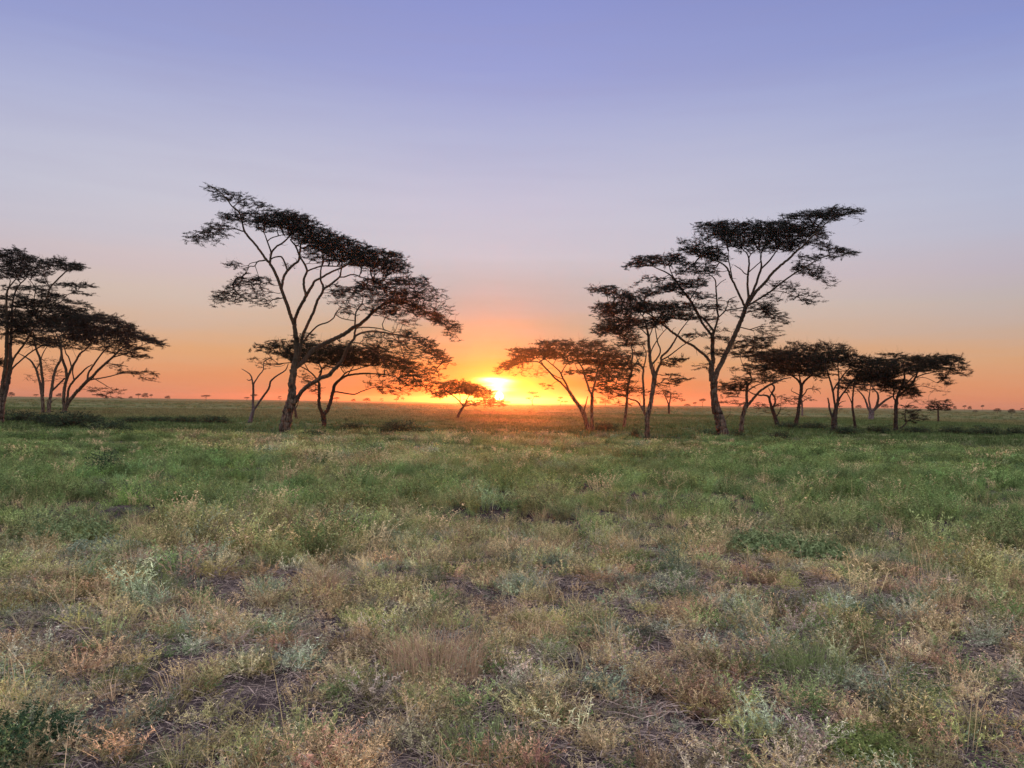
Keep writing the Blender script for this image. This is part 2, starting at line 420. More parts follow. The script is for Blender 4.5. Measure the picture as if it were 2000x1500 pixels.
build_tree("dead_tree", "leafless forked grey tree standing left of the tall leaning acacia", "tree", None,
 [[(488,826,8),(491,814,6.5),(494.5,801.5,5.5),(494,785,4.2),(495,762,3.8),(494,747,4.2)],
  [(494,750,3.4),(490,734,2.6),(482.5,726.5,1.8),(472,720.5,1)],[(492,741,2.4),(486,743,1.8),(482,741,1)],
  [(495,750,3),(500,742,2.6),(506.5,732.5,2.3),(514,722,2),(515.5,707,1.9),(524.5,701,1.6),(532,696.5,1.2)],
  [(494,803,4.8),(499,796,4.3),(509.5,780.5,4.2),(524.5,759.5,4),(529,744.5,3.6),(541,734,3),(557,723.5,2.4),(563,711,1.5)],
  [(515.5,710,1.2),(530,714,1.1),(545,716,.9),(557,712,.8)]],
 None, M_BARKG, M_LEAF, seed=3)
build_tree("tree_stump", "short dark stump on the grass just right of the tall leaning acacia's foot", "stump", None,
 [[(578.5,818,6),(577,806,4.6),(574,792,4.2),(571,777,3.2)],[(576,800,2.4),(581,790,1.8),(584,781,.9)]], None, M_BARK2, M_LEAF, seed=4)

# ---- small tree in front of the sun
build_tree("umbrella_tree", "small umbrella-shaped tree standing in front of the setting sun", "tree", G_,
 [[(893,817,5),(896.5,808,4.4),(904,796,4.2),(907,792,4)],[(906,794,3),(895,781,2.4),(880,769,1.8),(868,760,1.1)],[(907,793,2.8),(910,784,2.3),(916,773,1.8),(922,762,1)],[(906,794,3.2),(922,790,2.6),(940,784,2),(958,781,1.2)],[(899,785,1.6),(898,770,1.4),(893,757,1)]],
 [(846,773,875,766,13,7),(850,753,900,746,10,5),(862,760,930,759,19,7),(900,756,962,774,21,9),(905,786,985,788,11,5),(885,745,925,750,8,1.6),(930,778,990,782,8,1.5)],
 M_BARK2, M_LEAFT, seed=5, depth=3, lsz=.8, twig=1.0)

# ---- right of the sun
build_tree("acacia_tree", "acacia leaning left toward the sun on two pairs of slender reddish stems", "tree", G_,
 [[(1152,842,12),(1147.5,833,9.5),(1143,817,8),(1134,797.5,7),(1122,781,6.6),(1111.5,764.5,6)],
  [(1156,841,8),(1156,820,6),(1156,795,5.6),(1156.5,769,6)],
  [(1112,766,4.6),(1098,749.5,4.2),(1083,737.5,4),(1072.5,725.5,3.8),(1063.5,716.5,3.4),(1053,707.5,2.8),(1041,706,2),(1029,706,1.6),(1008,709,1)],
  [(1112,766,4.6),(1107,752.5,4.2),(1099.5,739,3.8),(1096,730,3.4),(1092,724,2.8),(1080,713.5,2.3),(1065,701.5,1.6)],[(1096.5,729,2.4),(1102.5,718,1.9),(1111.5,706,1.3)],[(1099,740,2),(1087.5,736,1.8),(1075,728,1.6)],
  [(1064,717,2),(1056,705,1.7),(1048,699,1.2)],
  [(1156,771,4.6),(1150.5,760,4.2),(1146,745,3.9),(1141.5,733,3.5),(1138.5,721,3),(1131,707.5,2.2),(1128,695,1.3)],[(1141,732,2),(1132,726,1.6),(1125,716,1.2),(1124,705,.9)],
  [(1157,771,4.6),(1159.5,757,4.2),(1164,742,4),(1166,728.5,3.6),(1170,715,3),(1176,703,2.4),(1185,685,1.7)],
  [(1147,822,4),(1141.5,802,3.6),(1144.5,788.5,2.6),(1148,774,1.8)],[(1164,744,1.6),(1172,738,1.4),(1180,734,.9)]],
 [(972,724,1010,706,11,2.2),(986,716,1040,698,14,3.6),(1000,690,1080,689,17,5),(1060,690,1130,691,19,4.6),(1058,673,1180,671,13,4.6),(1045,671,1070,672,6,1.6),(1100,703,1185,708,11,4),(1108,729,1160,722,9,3),(1165,716,1192,732,12,2),(1000,720,1065,726,22,.45,.3),(1056,751,1076,756,8,1),(1130,684,1205,690,20,2.4)],
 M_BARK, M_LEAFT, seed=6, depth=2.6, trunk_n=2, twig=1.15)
build_tree("acacia_tree", "slim pale-stemmed tree with low hanging tiers, between the two leaning acacias right of the sun", "tree", G_,
 [[(1219,836,7.5),(1220.5,820,6),(1223.5,797.5,5.2),(1225,775,5),(1225,763,4.8),(1229.5,742,4.4),(1234,724,4),(1234,707,3.2),(1235.5,692,2.6),(1232,668,1.6)],
  [(1233,725,2.4),(1225,710,2),(1213,692,1.4)],[(1234,722,2.4),(1240,712,2.2),(1249,700,1.6)],[(1226,762,2),(1212,752,1.6),(1196,744,1)],[(1226,770,1.8),(1236,757,1.5),(1246,744,1)]],
 [(1142,700,1230,705,20,3),(1150,735,1230,735,20,2.3),(1165,757,1240,755,20,1.8),(1180,776,1230,771,12,1.1,.8),(1170,716,1250,718,16,2.3),(1190,690,1260,690,14,1.8),(1200,672,1242,668,12,1.6),(1205,788,1238,790,5,.8,.8)],
 M_BARK, M_LEAF, seed=7, depth=2.4, twig=1.25)
build_tree("acacia_tree", "many-limbed tiered acacia with furrowed foot, directly left of the tallest tree on the right", "tree", G_,
 [[(1264,859,11.5),(1264,840,9.5),(1264,825,9),(1265,812,9.5),(1268.5,799,9),(1271.5,782.5,8.4),(1274.5,764.5,8.6),(1277.5,745,9.2),(1279,733,9.6)],
  [(1264,814,6),(1258,804,5.4),(1258,784,4.6),(1257,760,4.5),(1255.5,737.5,4.3),(1256.5,721,4),(1252,715,3),(1243,711,1.8)],[(1256.5,722,3),(1260,706,2.6),(1262,690,2),(1256,675,1.3)],
  [(1278,735,8),(1273,718,7.4),(1270,703,6),(1268.5,685,5.5),(1267,670,5.2),(1266,655,4.4),(1262,635,3),(1255,616,1.8)],[(1267,660,2.4),(1273,645,2),(1278,628,1.4)],
  [(1280,735,6),(1283.5,724,5.2),(1291,707.5,4.5),(1292,697,4.2),(1304.5,685,4),(1315,670,3.4),(1322.5,656.5,2.8),(1331,643,2.2),(1345,625,1.3)],
  [(1291,704,3),(1307,695,2.6),(1324,682,2.2),(1339,671,1.8),(1368,655,1)],
  [(1273,712,3.6),(1283.5,700,3.2),(1290,685,2.8),(1285,670,2.6),(1282,655,2),(1279,635,1.4)],[(1270,692,2.8),(1276,677,2.3),(1290,655,1.8),(1306,638,1.2)],
  [(1259,806,4),(1252,794.5,3.6),(1244.5,784,3.2),(1231,779.5,2.6),(1220,773,1.4)],[(1266,656,2.4),(1250,640,2),(1230,622,1.6),(1205,607,1.2)],[(1256,722,1.8),(1244,700,1.6),(1236,675,1.2),(1222,655,.9)]],
 [(1150,567,1205,563,10,3.8),(1180,571,1235,578,13,3.2),(1210,581,1260,590,16,2.8),(1158,599,1200,594,9,2.6),(1180,602,1270,600,20,4.4),(1250,600,1350,600,18,4.6),(1165,614,1240,620,20,2.3),(1172,636,1290,630,20,4.2),(1165,646,1235,645,18,3),(1290,615,1360,618,13,4.2),(1200,656,1250,660,12,1.6),(1215,672,1260,668,8,1.6),(1280,630,1312,625,10,2.2),(1297,705,1340,702,7,3.4),(1290,712,1320,712,6,2),(1295,730,1325,732,5,1.4),(1300,742,1345,741,7,2),(1285,751,1330,749,6,1.1),(1250,768,1275,765,10,.8),(1285,765,1305,768,8,.6)],
 M_BARK, M_LEAF, seed=8, depth=2.6, twig=1.25)
build_tree("acacia_tree", "tallest tree on the right, thick furrowed foot and wide crown rising to the right", "tree", G_,
 [[(1415,860,26),(1411.5,845,22),(1408,830,20.5),(1405,817,19.5),(1399,797.5,17.5),(1394.5,775,14.5),(1394,757,13.5),(1394,742,15)],
  [(1391,744,11),(1390,730,10),(1390,715,9.6),(1393,703,7.5),(1391.5,685,7),(1392,662.5,7),(1391.5,652,7)],
  [(1390,714,7),(1381,698.5,5.8),(1367.5,686.5,5.3),(1352.5,674.5,5.1),(1337.5,667,5),(1324,656.5,4.9),(1312,648,4.6),(1297.5,636,4),(1282.5,624,3.5),(1270.5,615,2.9),(1258,610,2),(1243,605,1.2)],
  [(1391,656,5.4),(1380,642,4.8),(1371,630,4.8),(1365,617,6),(1356,600,5.6),(1347,585,5),(1335,570,4.5),(1324.5,555,4),(1315.5,543,3.5),(1302,532.5,2.9),(1288.5,526.5,2.3),(1272,519,1.4)],
  [(1392,655,5),(1393,646,4.6),(1386,636,4.2),(1377,625.5,4),(1368,617,4)],
  [(1317,545,2.6),(1311,532,2.2),(1306,518,1.5)],[(1347,586,2.4),(1355,574,2),(1364,560,1.6)],
  [(1393,654,4.6),(1398,637.5,4),(1402.5,619.5,4),(1401,607.5,3.6),(1399.5,577.5,3.1),(1398,561,2.8),(1397,547.5,2.5),(1389,538.5,1.9),(1378,533,1.2)],
  [(1403,620,3),(1414.5,609,2.6),(1420.5,597,2.1),(1425,585,1.8),(1438.5,579,1.3)],[(1413,611,2.2),(1419,606,2.2),(1438,603,2),(1453,600,2)],[(1398,562,1.8),(1407,552,1.5),(1418,545,1)],
  [(1395,744,11.5),(1401.5,725,10),(1410.5,707,9.6),(1419.5,687.5,9.5),(1428.5,668,9.5),(1437.5,650,9),(1445,632,8.6),(1451,617,8.4),(1455.5,603.5,8.5),(1461,590,8.2),(1465,578,7)],
  [(1455,600,5),(1448,584,4.4),(1441,570,4.2),(1434.5,555,4),(1427,541.5,3.9),(1421,525,3.6),(1412,516,3),(1400,510,2.6),(1385,505,2),(1368,500,1.2)],
  [(1430,545,2.6),(1426,522,2.2),(1422.5,504,1.7),(1423,490,1.2)],
  [(1462,584,5),(1460,555,4.2),(1461,532.5,4),(1463,517.5,3.5),(1462,504,3),(1458.5,495,2.3),(1449.5,486,1.4)],[(1462,505,2.2),(1467,496.5,2),(1481,484,1.3)],[(1461,536,2.4),(1454,534,2.2),(1448,527,1.9),(1434.5,518,1.3)],[(1462,532,2.3),(1478,517.5,2),(1485.5,510,1.8),(1488.5,487.5,1.2)],
  [(1465,582,5.4),(1469,574,5),(1476.5,555,4.8),(1482.5,535.5,4.5),(1487,522,4),(1485.5,502.5,2.2),(1484,488,1.3)],[(1486,526,3.2),(1502,510,3),(1511,498,2.4),(1520,486,1.6)],
  [(1463,590,6.6),(1478,568.5,6),(1493,553.5,5.6),(1508,534,5.1),(1524.5,519,4.7),(1541,505.5,4.3),(1556,490.5,4),(1569.5,480,3.5),(1583,465,2.9),(1599.5,450,2.4),(1611.5,438,2),(1624,427,1.3)],
  [(1459,598,4),(1472,590,3.7),(1490,579,3.6),(1508,567,3.5),(1524.5,553.5,3.3),(1541,541.5,3),(1554.5,532.5,2.8),(1574,520.5,2.4),(1595,508.5,1.9),(1610,501,1.6),(1634,494,1)],
  [(1556,491,2),(1570,470,1.8),(1590,452,1.5),(1612,425,1.1)],[(1508,568,1.6),(1530,570,1.4),(1555,580,.9)],[(1452,614,2),(1468,608,2),(1486,604,1.4)]],
 [(1575,428,1634,406,10,3.4),(1530,426,1600,416,13,4),(1600,421,1680,410,12,3.4),(1640,410,1686,411,7,1.6),(1570,440,1640,421,14,3.4),(1660,424,1684,430,8,.4,.5),
  (1362,440,1420,439,11,4),(1400,446,1560,442,23,5.6),(1420,465,1560,460,32,5.6),(1368,455,1430,465,28,2.2),(1540,450,1610,455,22,3.8),(1490,485,1560,480,18,3.2),(1560,470,1602,476,12,2.2),(1440,485,1490,488,14,1.4),
  (1325,470,1370,475,10,1.8),(1318,488,1350,484,7,2),(1340,488,1412,491,17,5.4),(1360,500,1420,506,13,3.2),
  (1217,523,1250,510,7,3.6),(1240,511,1330,505,20,5.4),(1320,500,1345,512,10,2),(1325,515,1400,521,9,2.2),(1320,529,1402,531,13,2.8),
  (1235,560,1265,540,7,1.6),(1270,549,1302,545,10,1.7),(1250,573,1320,560,16,4.4),(1300,561,1380,551,15,4.4),(1310,546,1350,550,8,1.6),(1330,572,1397,581,14,2.2),(1345,600,1412,600,11,2.8),(1360,621,1402,625,9,2.2),
  (1600,480,1650,492,14,2.4),(1640,490,1673,495,8,4.4),(1590,501,1640,502,9,1.6),(1550,521,1600,530,22,2),(1590,530,1624,550,26,.8,.8),(1500,555,1560,560,16,1,.9),(1540,568,1600,588,26,.65,.8),(1560,582,1592,595,6,1),(1490,578,1532,585,14,.8,.8),
  (1466,599,1510,599,20,2.2),(1490,606,1530,626,22,1.8),(1470,619,1500,616,7,1.6),(1482,645,1522,652,26,.6,.8),(1560,500,1600,505,14,1),
  (1360,718,1386,715,8,1.2),(1335,656,1386,652,6,3.4),(1387,658,1422,661,7,3.4),(1380,684,1420,690,14,1.4),(1375,640,1435,645,10,.5,.8),(1425,600,1450,620,16,.6,.7),(1410,585,1440,595,10,.6)],
 M_BARK, M_LEAF, seed=9, depth=3.2)
build_tree("acacia_tree", "pale-stemmed tree leaning right, just right of the tallest tree's thick foot", "tree", G_,
 [[(1447.5,846,9.5),(1449,830,8.5),(1451,812.5,8.2),(1455.5,796,8),(1458.5,785.5,6),(1458.5,767.5,5.2),(1460,752.5,5)],
  [(1460,753,3.4),(1457,745,2.8),(1449.5,739,1.6)],[(1460,754,3.8),(1467.5,743.5,3),(1466,733,2.4),(1464.5,721,1.8),(1470,705,1.2)],
  [(1457,796,6),(1461,791,5),(1473.5,776.5,4.3),(1484,764.5,4),(1502,752.5,3.6),(1514,746.5,3.1),(1529,740.5,2.4),(1546,737,1.4)],[(1460,764,2.6),(1475,754,2.2),(1490,748,1.6)],[(1466,735,1.6),(1452,715,1.4),(1446,695,1.1),(1450,680,.9)]],
 [(1425,673,1500,672,18,3.4),(1445,660,1507,662,8,2.2),(1398,690,1440,690,6,1.6),(1430,692,1490,690,12,3.2),(1408,755,1460,755,15,4),(1405,766,1440,770,10,1.6),(1430,739,1470,745,15,2.2),(1455,720,1500,725,20,3.2),(1480,741,1522,740,15,2.3),(1420,722,1440,720,8,.6),(1405,786,1455,788,7,1)],
 M_BARK, M_LEAF2, seed=10, depth=2.6)
build_tree("thorn_tree", "crooked dark tree with a hooked stem and hardly any leaves, second right of the tallest", "tree", G_,
 [[(1519,832,8.5),(1516,822,7.6),(1512.5,811,7.6),(1508,797.5,6.8)],
  [(1507,798,5),(1503.5,782.5,4.4),(1501,775,4),(1494,772,3.2),(1484,772,2.8),(1472,769.5,2.4),(1463,765,1.6)],
  [(1509,797,4.4),(1514,786,3.4),(1513,776,3.2),(1508,768,3.8),(1512,760,3.6),(1511,753,3),(1503,751,2.2),(1493,756,1.4)],
  [(1504,783,3),(1504,774,3),(1508,767,3)],[(1507,768,2),(1503,762,1.6),(1501,757,1)],[(1516,814,2.2),(1522,805,1.8),(1525,796,1.2),(1524,788,.8)],[(1512,795,1.6),(1520,789,1.2),(1530,785,.8)]],
 [(1515,776,1555,789,14,.9,.5),(1480,795,1510,802,16,.8,.4),(1520,796,1530,806,14,.6,.4)],
 M_BARK2, M_LEAF2, seed=11, depth=1.6, kind='thorn')
build_tree("thorn_tree", "dark tree with single straight stem under the broadest dense flat canopy", "tree", G_,
 [[(1555,832,8),(1556,820,7),(1559,805,6.3),(1562,782.5,6),(1565,764.5,6),(1565,751,6)],
  [(1565,754,4.6),(1560.5,745,4),(1553,738,3.2),(1540,730,2)],[(1565,752,3.6),(1562,738,2.8),(1560,722,2)],[(1566,753,4.6),(1572.5,743.5,4),(1581.5,736,3),(1592,726,1.8)],
  [(1564,777,2.6),(1573,767,2.2),(1577,760,1.8),(1590,760,1.4),(1600,764,.9),(1603,770,.6)],[(1562,772,2),(1553,767,1.6),(1545.5,763,1.1),(1548,757,.7)]],
 [(1468,697,1600,697,18,7),(1490,711,1612,712,25,8),(1520,726,1600,728,14,7),(1545,681,1650,682,16,3.8),(1538,671,1645,675,9,1.4,.6),(1500,688,1560,690,13,3),(1575,757,1600,760,6,.5,.5)],
 M_BARK2, M_LEAF2, seed=12, depth=3.4, kind='thorn')
build_tree("thorn_tree", "dark tree with a broken side stub and three stems fanning up, mid right", "tree", G_,
 [[(1629,843,13.5),(1629.5,830,11),(1629.5,817,10),(1632.5,797.5,8)],
  [(1632,799,5),(1629.5,782.5,4.2),(1625,757,3.9),(1620.5,740.5,3.4),(1616,724,2.6),(1612,710,1.6)],[(1633,799,5),(1636,779.5,4.4),(1637,760,3.8),(1638.5,745,3.1),(1638,728,2.4),(1636,712,1.5)],
  [(1627,764,2.8),(1632,754,3),(1638.5,745,2.8),(1649,730,2.4),(1660,718,1.5)],[(1634,796,4.2),(1638.5,781,3.8),(1646,769,3.3),(1655,757,2.9),(1664,743.5,2.3),(1676,732,1.3)],
  [(1627,818,4.4),(1620.5,800.5,3.8),(1619,788,3.2),(1617,777,2.4)],[(1634,797,1.8),(1642,786,1.5),(1652,783,.9)]],
 [(1598,700,1660,695,20,6.6),(1640,700,1722,715,23,6.6),(1600,720,1632,715,16,2.8),(1600,735,1625,730,14,1.6),(1640,725,1700,728,14,2.2),(1640,755,1690,740,14,2.8)],
 M_BARK2, M_LEAF2, seed=13, depth=3, kind='thorn')
build_tree("thorn_tree", "thin dark tree with a slender gently leaning stem, next right of the stub-armed one", "tree", G_,
 [[(1671,838,6),(1668.5,820,4.6),(1665.5,799,4),(1665,786,3.4),(1666,770.5,2.9),(1668,751,2.3),(1672,738,1.4)],[(1665,792,2.4),(1661,781,2),(1656,771,1.7),(1651,762,1.2)]],
 [(1648,746,1690,741,12,3.2),(1672,730,1740,738,20,6),(1650,765,1665,757,6,.6)],
 M_BARK2, M_LEAF2, seed=14, depth=2, kind='thorn')
build_tree("pollard_tree", "stout short grey trunk splitting low into a V of curved bare boughs", "tree", G_,
 [[(1701.5,820,10.5),(1701.5,812,9),(1702,803,9.5)],
  [(1700,804,5),(1695.5,797,4.2),(1691,784,3.4),(1685,772,2.7),(1673,760,1.6)],[(1701,804,4),(1699,792,3.2),(1697,780,2.8),(1698.5,767.5,2),(1700,756,1.2)],
  [(1704,804,6),(1711,795,5),(1715,781,4.3),(1713.5,767.5,3.2),(1706,760,2.2),(1702,750,1.3)],[(1709,799,5),(1721,788.5,4.2),(1733,779.5,3.6),(1744,774,2.5)]],
 [(1675,757,1740,755,16,1.4),(1690,745,1740,748,12,2.4)],
 M_BARKG, M_LEAF2, seed=15, depth=3, kind='thorn')
build_tree("thorn_tree", "rightmost tree of the grove, one straight black stem and a canopy reaching far right", "tree", G_,
 [[(1749.5,842,9.5),(1749.5,830,7.6),(1749.5,815,7),(1750,797.5,6.8),(1751,782,7)],
  [(1751,784,5),(1754,772,4.6),(1760,757,4.2),(1766,743.5,3.6),(1766.5,728,2.4),(1764,712,1.4)],[(1760,758,3),(1773.5,746,2.6),(1784,735,2.2),(1798,722,1.4)],
  [(1753,775,4.6),(1768,762,4.2),(1779.5,751,4),(1787,739,3.9),(1791.5,728.5,3),(1794,715,1.8)],[(1789,737,2.6),(1805,731,2.3),(1825,727,1.6)],[(1750,784,3.4),(1745,775,2.8),(1746,762,2.2),(1738,748,1.4)],
  [(1782,757,1.4),(1800,754,1.2),(1818,758,1),(1838,764,.7)],[(1788,738,1.3),(1808,738,1.1),(1830,748,.8)]],
 [(1718,721,1790,722,20,6.6),(1682,735,1745,735,14,6.6),(1700,707,1765,706,12,6),(1768,704,1872,701,15,6),(1780,716,1850,712,22,6),(1722,692,1772,697,8,3),(1832,725,1852,750,11,4.2),(1850,718,1888,726,18,2),(1868,700,1884,712,10,1.4),(1800,755,1846,766,14,.35,.3),(1735,750,1780,752,17,5.6),(1760,761,1793,765,13,6),(1758,774,1797,773,6,2),(1718,750,1745,765,18,2.2),(1780,780,1812,786,10,.35,.4)],
 M_BARK2, M_LEAF2, seed=16, depth=3, kind='thorn')
build_tree("thorn_bush", "wispy half-bare bush leaning away from the foot of the grove's rightmost tree", "bush", None,
 [[(1756,838,4),(1764.5,832,3),(1770,824.5,2.6),(1767.5,812.5,2),(1769,800,1.3)],[(1769,824,1.8),(1780,818,1.4),(1792,815,.9)]],
 [(1760,800,1790,810,20,.9,.7),(1775,815,1798,820,22,.9,.7),(1765,794,1785,792,8,1,.8)],
 M_BARK2, M_LEAF2, seed=17, depth=1.4, kind='thorn')
build_tree("umbrella_tree", "lone small layered tree in open grass right of the grove", "tree", None,
 [[(1833,824,3.8),(1832.5,812,3),(1832,800,2.6),(1833,790,1.8)],[(1832,803,1.8),(1839,796,1.4),(1846,790,1)],[(1832,801,1.6),(1824,797,1.2)]],
 [(1820,784,1852,783,4,4.4),(1816,790,1856,790,7,4),(1812,797,1835,797,8,6),(1835,799,1855,797,7,3.4)],
 M_BARK2, M_LEAF2, seed=18, depth=2.4, lsz=.7, twig=1.4)
build_tree("umbrella_tree", "far grey-stemmed flat tree seen through the gap beside the single straight stem, mid right", "tree", None,
 [[(1567,814,3.6),(1567,800,3.2),(1566,787,3.6),(1566,781,2.6)],[(1566,786,2),(1575,779,1.5),(1585,777,1)],[(1565,786,2),(1557,779,1.4),(1549,778,.9)]],
 [(1546,777,1588,775,4,2.6),(1575,779,1592,781,4,2),(1545,780,1556,780,3,2)],
 M_BARKG, M_LEAF2, seed=19, depth=2.4, lsz=.6, twig=1.2)
build_tree("umbrella_tree", "small forked tree out on the plain left of the tallest tree's foot", "tree", None,
 [[(1307,808,4.2),(1306.5,798,3.8),(1306,789,4)],[(1306,790,2.8),(1302,779.5,2),(1298,771,1.2)],[(1307,790,3),(1309.5,777,2.2),(1310,767,1.3)]],
 [(1290,763,1326,774,14,1.4),(1310,783,1337,780,4,1.6),(1288,756,1310,760,5,.8),(1294,775,1318,778,6,1)],
 M_BARK2, M_LEAF2, seed=20, depth=3, lsz=.6, twig=1.2)

# ---- the clump at the left edge
build_tree("acacia_tree", "tall tree cut by the left edge, high tiered crown above the left clump", "tree", G_,
 [[(-3,828,20),(0,808,17),(3,790,15),(4,776,14)],
  [(2,780,8),(4,757,7.6),(8,735,7.3),(12,700,7),(13,670,6.8),(14,640,6),(13.5,622,5),(12,597,4.2),(13.5,573,3.8),(16.5,562.5,3.4),(22.5,555,2.8),(31,544.5,2),(40,530,1.2)],[(14,570,2.2),(20,548,1.8),(12,538,1.5),(5,525,1)],
  [(6,780,9),(12,758,8.6),(17,735,8.6),(20,705,7),(20,680,6),(22,655,5),(24,620,4),(24,595,3.2),(30,570,2.8),(39,555,2.3),(51,543,1.8),(58,525,1.1)],
  [(18,728,5),(27,700,4.2),(45,675,3.8),(60,650,3.4),(76,622,3.2),(90,585,3.2),(97.5,562.5,3.1),(108,550.5,2.9),(120,538.5,2.7),(132,528,2.3),(146,521,1.3)],
  [(20,726,3.6),(27,716.5,3.2),(42,703,2.8),(60,688,2.6),(78,677.5,2.5),(93,670,2.2),(112,665.5,1.5)],
  [(98,562,2),(90,547.5,1.7),(84,530,1.2)],[(72,625,2),(66,590,1.9),(70,564,1.7),(64.5,555,1.4),(54,541,1.1)],[(90,600,2),(118,590,1.8),(130,577,1.5),(150,568,1.1)],[(0,770,4),(-10,730,3.5),(-16,690,3),(-22,640,2.4),(-25,590,1.8),(-28,540,1.2)]],
 [(-40,500,45,493,16,4.6),(0,510,60,515,22,3.4),(38,504,70,505,12,2.6),(70,515,125,512,13,4),(113,521,158,521,13,5),(20,534,95,530,18,2.3),(-30,530,40,535,20,2.2),(70,547,95,551,7,1.8),(100,555,120,557,7,1.2),(128,556,182,560,7,4),(135,570,182,575,7,1.1),(70,577,125,578,9,3.4),(95,582,160,592,7,1.7),(160,593,182,601,5,2.2),(0,580,60,580,9,2.8),(20,595,110,592,17,3.8),(110,598,166,607,9,4),(0,612,80,612,13,3.4),(-40,600,10,610,30,2.2),(-30,635,60,632,13,3.4),(0,650,60,650,14,2.2),(-22,705,4,708,16,4),(148,520,162,524,6,2),(10,560,100,565,12,1.6),(60,600,150,615,16,2),(0,625,110,630,18,3),(20,665,110,668,16,1.6)],
 M_BARK, M_LEAF, seed=21, depth=3, twig=1.2)
build_tree("acacia_tree", "pair of slim upright stems rising side by side in the left clump", "tree", G_,
 [[(84,808,7.5),(83,782.5,6.2),(79.5,754,5.2),(75,737.5,4.6),(70.5,721,4.2),(60,704.5,3.2),(46.5,695.5,2),(36,690,1.2)],
  [(94.5,808,7),(97.5,782.5,5.4),(102,752.5,5),(105,733,4.7),(111,715,4.4),(118.5,701.5,4),(120,680,3),(118,655,1.6)],
  [(82.5,778,5),(84,754,5),(82,730,4.8),(78,700,4.2),(72,685,3.6),(67,665,2.6),(66,645,1.4)],[(103,762,4),(114,751,3.6),(126,739,3.2)],
  [(71,722,2.4),(78,708,2.2),(84,690,1.8),(98,668,1.2)],[(97,790,1.6),(104,782,1.2),(112,778,.8)],[(93,797,2.4),(92.5,788,2),(92,780,1.4)]],
 [(25,642,112,640,20,3.8),(60,657,112,660,12,2.2),(80,712,112,712,20,.35,.3),(54,735,80,744,10,.4,.4),(60,668,120,670,14,1)],
 M_BARK, M_LEAF, seed=22, depth=2.6, trunk_n=2)
build_tree("acacia_tree", "multi-stemmed tree fanning right in a low dome at the right side of the left clump", "tree", G_,
 [[(125,806,10),(126,798,8.6),(128,790,8)],
  [(126,796,6.4),(124.5,782.5,6),(126,757,5.6),(130.5,737.5,5.2),(127.5,718,4.9),(121.5,700,4.4),(118.5,677.5,3.4),(112,658,2)],
  [(129,796,6.6),(133,787,6.4),(144,772,6.2),(159,755.5,6),(171,743.5,5.8),(180,736,5),(192,722.5,4.6),(207,709,4.1),(220.5,697,3.6),(234,683.5,2.9),(248,673,1.8)],
  [(171,744,4),(172.5,730,3.4),(181.5,715,3.5),(192,700,3),(201,688,2.6),(212,677,1.7)],[(220,698,2.4),(243,691,2.1),(264,680.5,1.8),(285,672,1.1)],
  [(174,742,2.6),(195,739,2.4),(217.5,734.5,2.1),(240,729,1.9),(268,730,1.2)],
  [(131,788,4.6),(132,775,4.4),(135,757,4),(145.5,742,3.7),(157.5,730,3.2),(168,719.5,2.6),(180,712,1.6)],
  [(131,740,4.4),(141,716.5,4),(148.5,704.5,3.6),(156,691,3.1),(168,682,2.5),(178,672,1.6)],[(140,717,2.8),(134,698,2.5),(128,688,2.2),(125,668,1.4)],[(144,742,2.4),(142,722,2.2),(150,700,1.6)],
  [(180,737,1.6),(205,752,1.3),(225,764,.8)],[(207,710,1.8),(228,712,1.6),(250,716,1)]],
 [(95,622,150,618,13,4.6),(108,635,180,630,25,7),(150,622,230,625,15,6),(220,628,262,641,11,5.4),(125,655,200,660,23,6.4),(190,645,260,660,23,3),(250,648,290,662,13,3.4),(280,658,318,673,11,5),(200,671,260,672,12,2.8),(240,678,290,681,7,3.2),(250,695,286,696,7,3.4),(230,725,305,730,6,2.2),(270,737,300,742,4,1.7),(205,712,235,715,8,.6),(170,760,240,765,10,.8,.7),(190,771,232,776,5,1.3),(78,715,115,738,30,.3,.3),(60,620,110,625,14,3.2),(110,615,200,618,10,3),(150,640,260,650,20,3),(190,680,260,690,14,1.4),(90,670,180,680,14,1.6)],
 M_BARK, M_LEAF, seed=23, depth=3, twig=1.2)
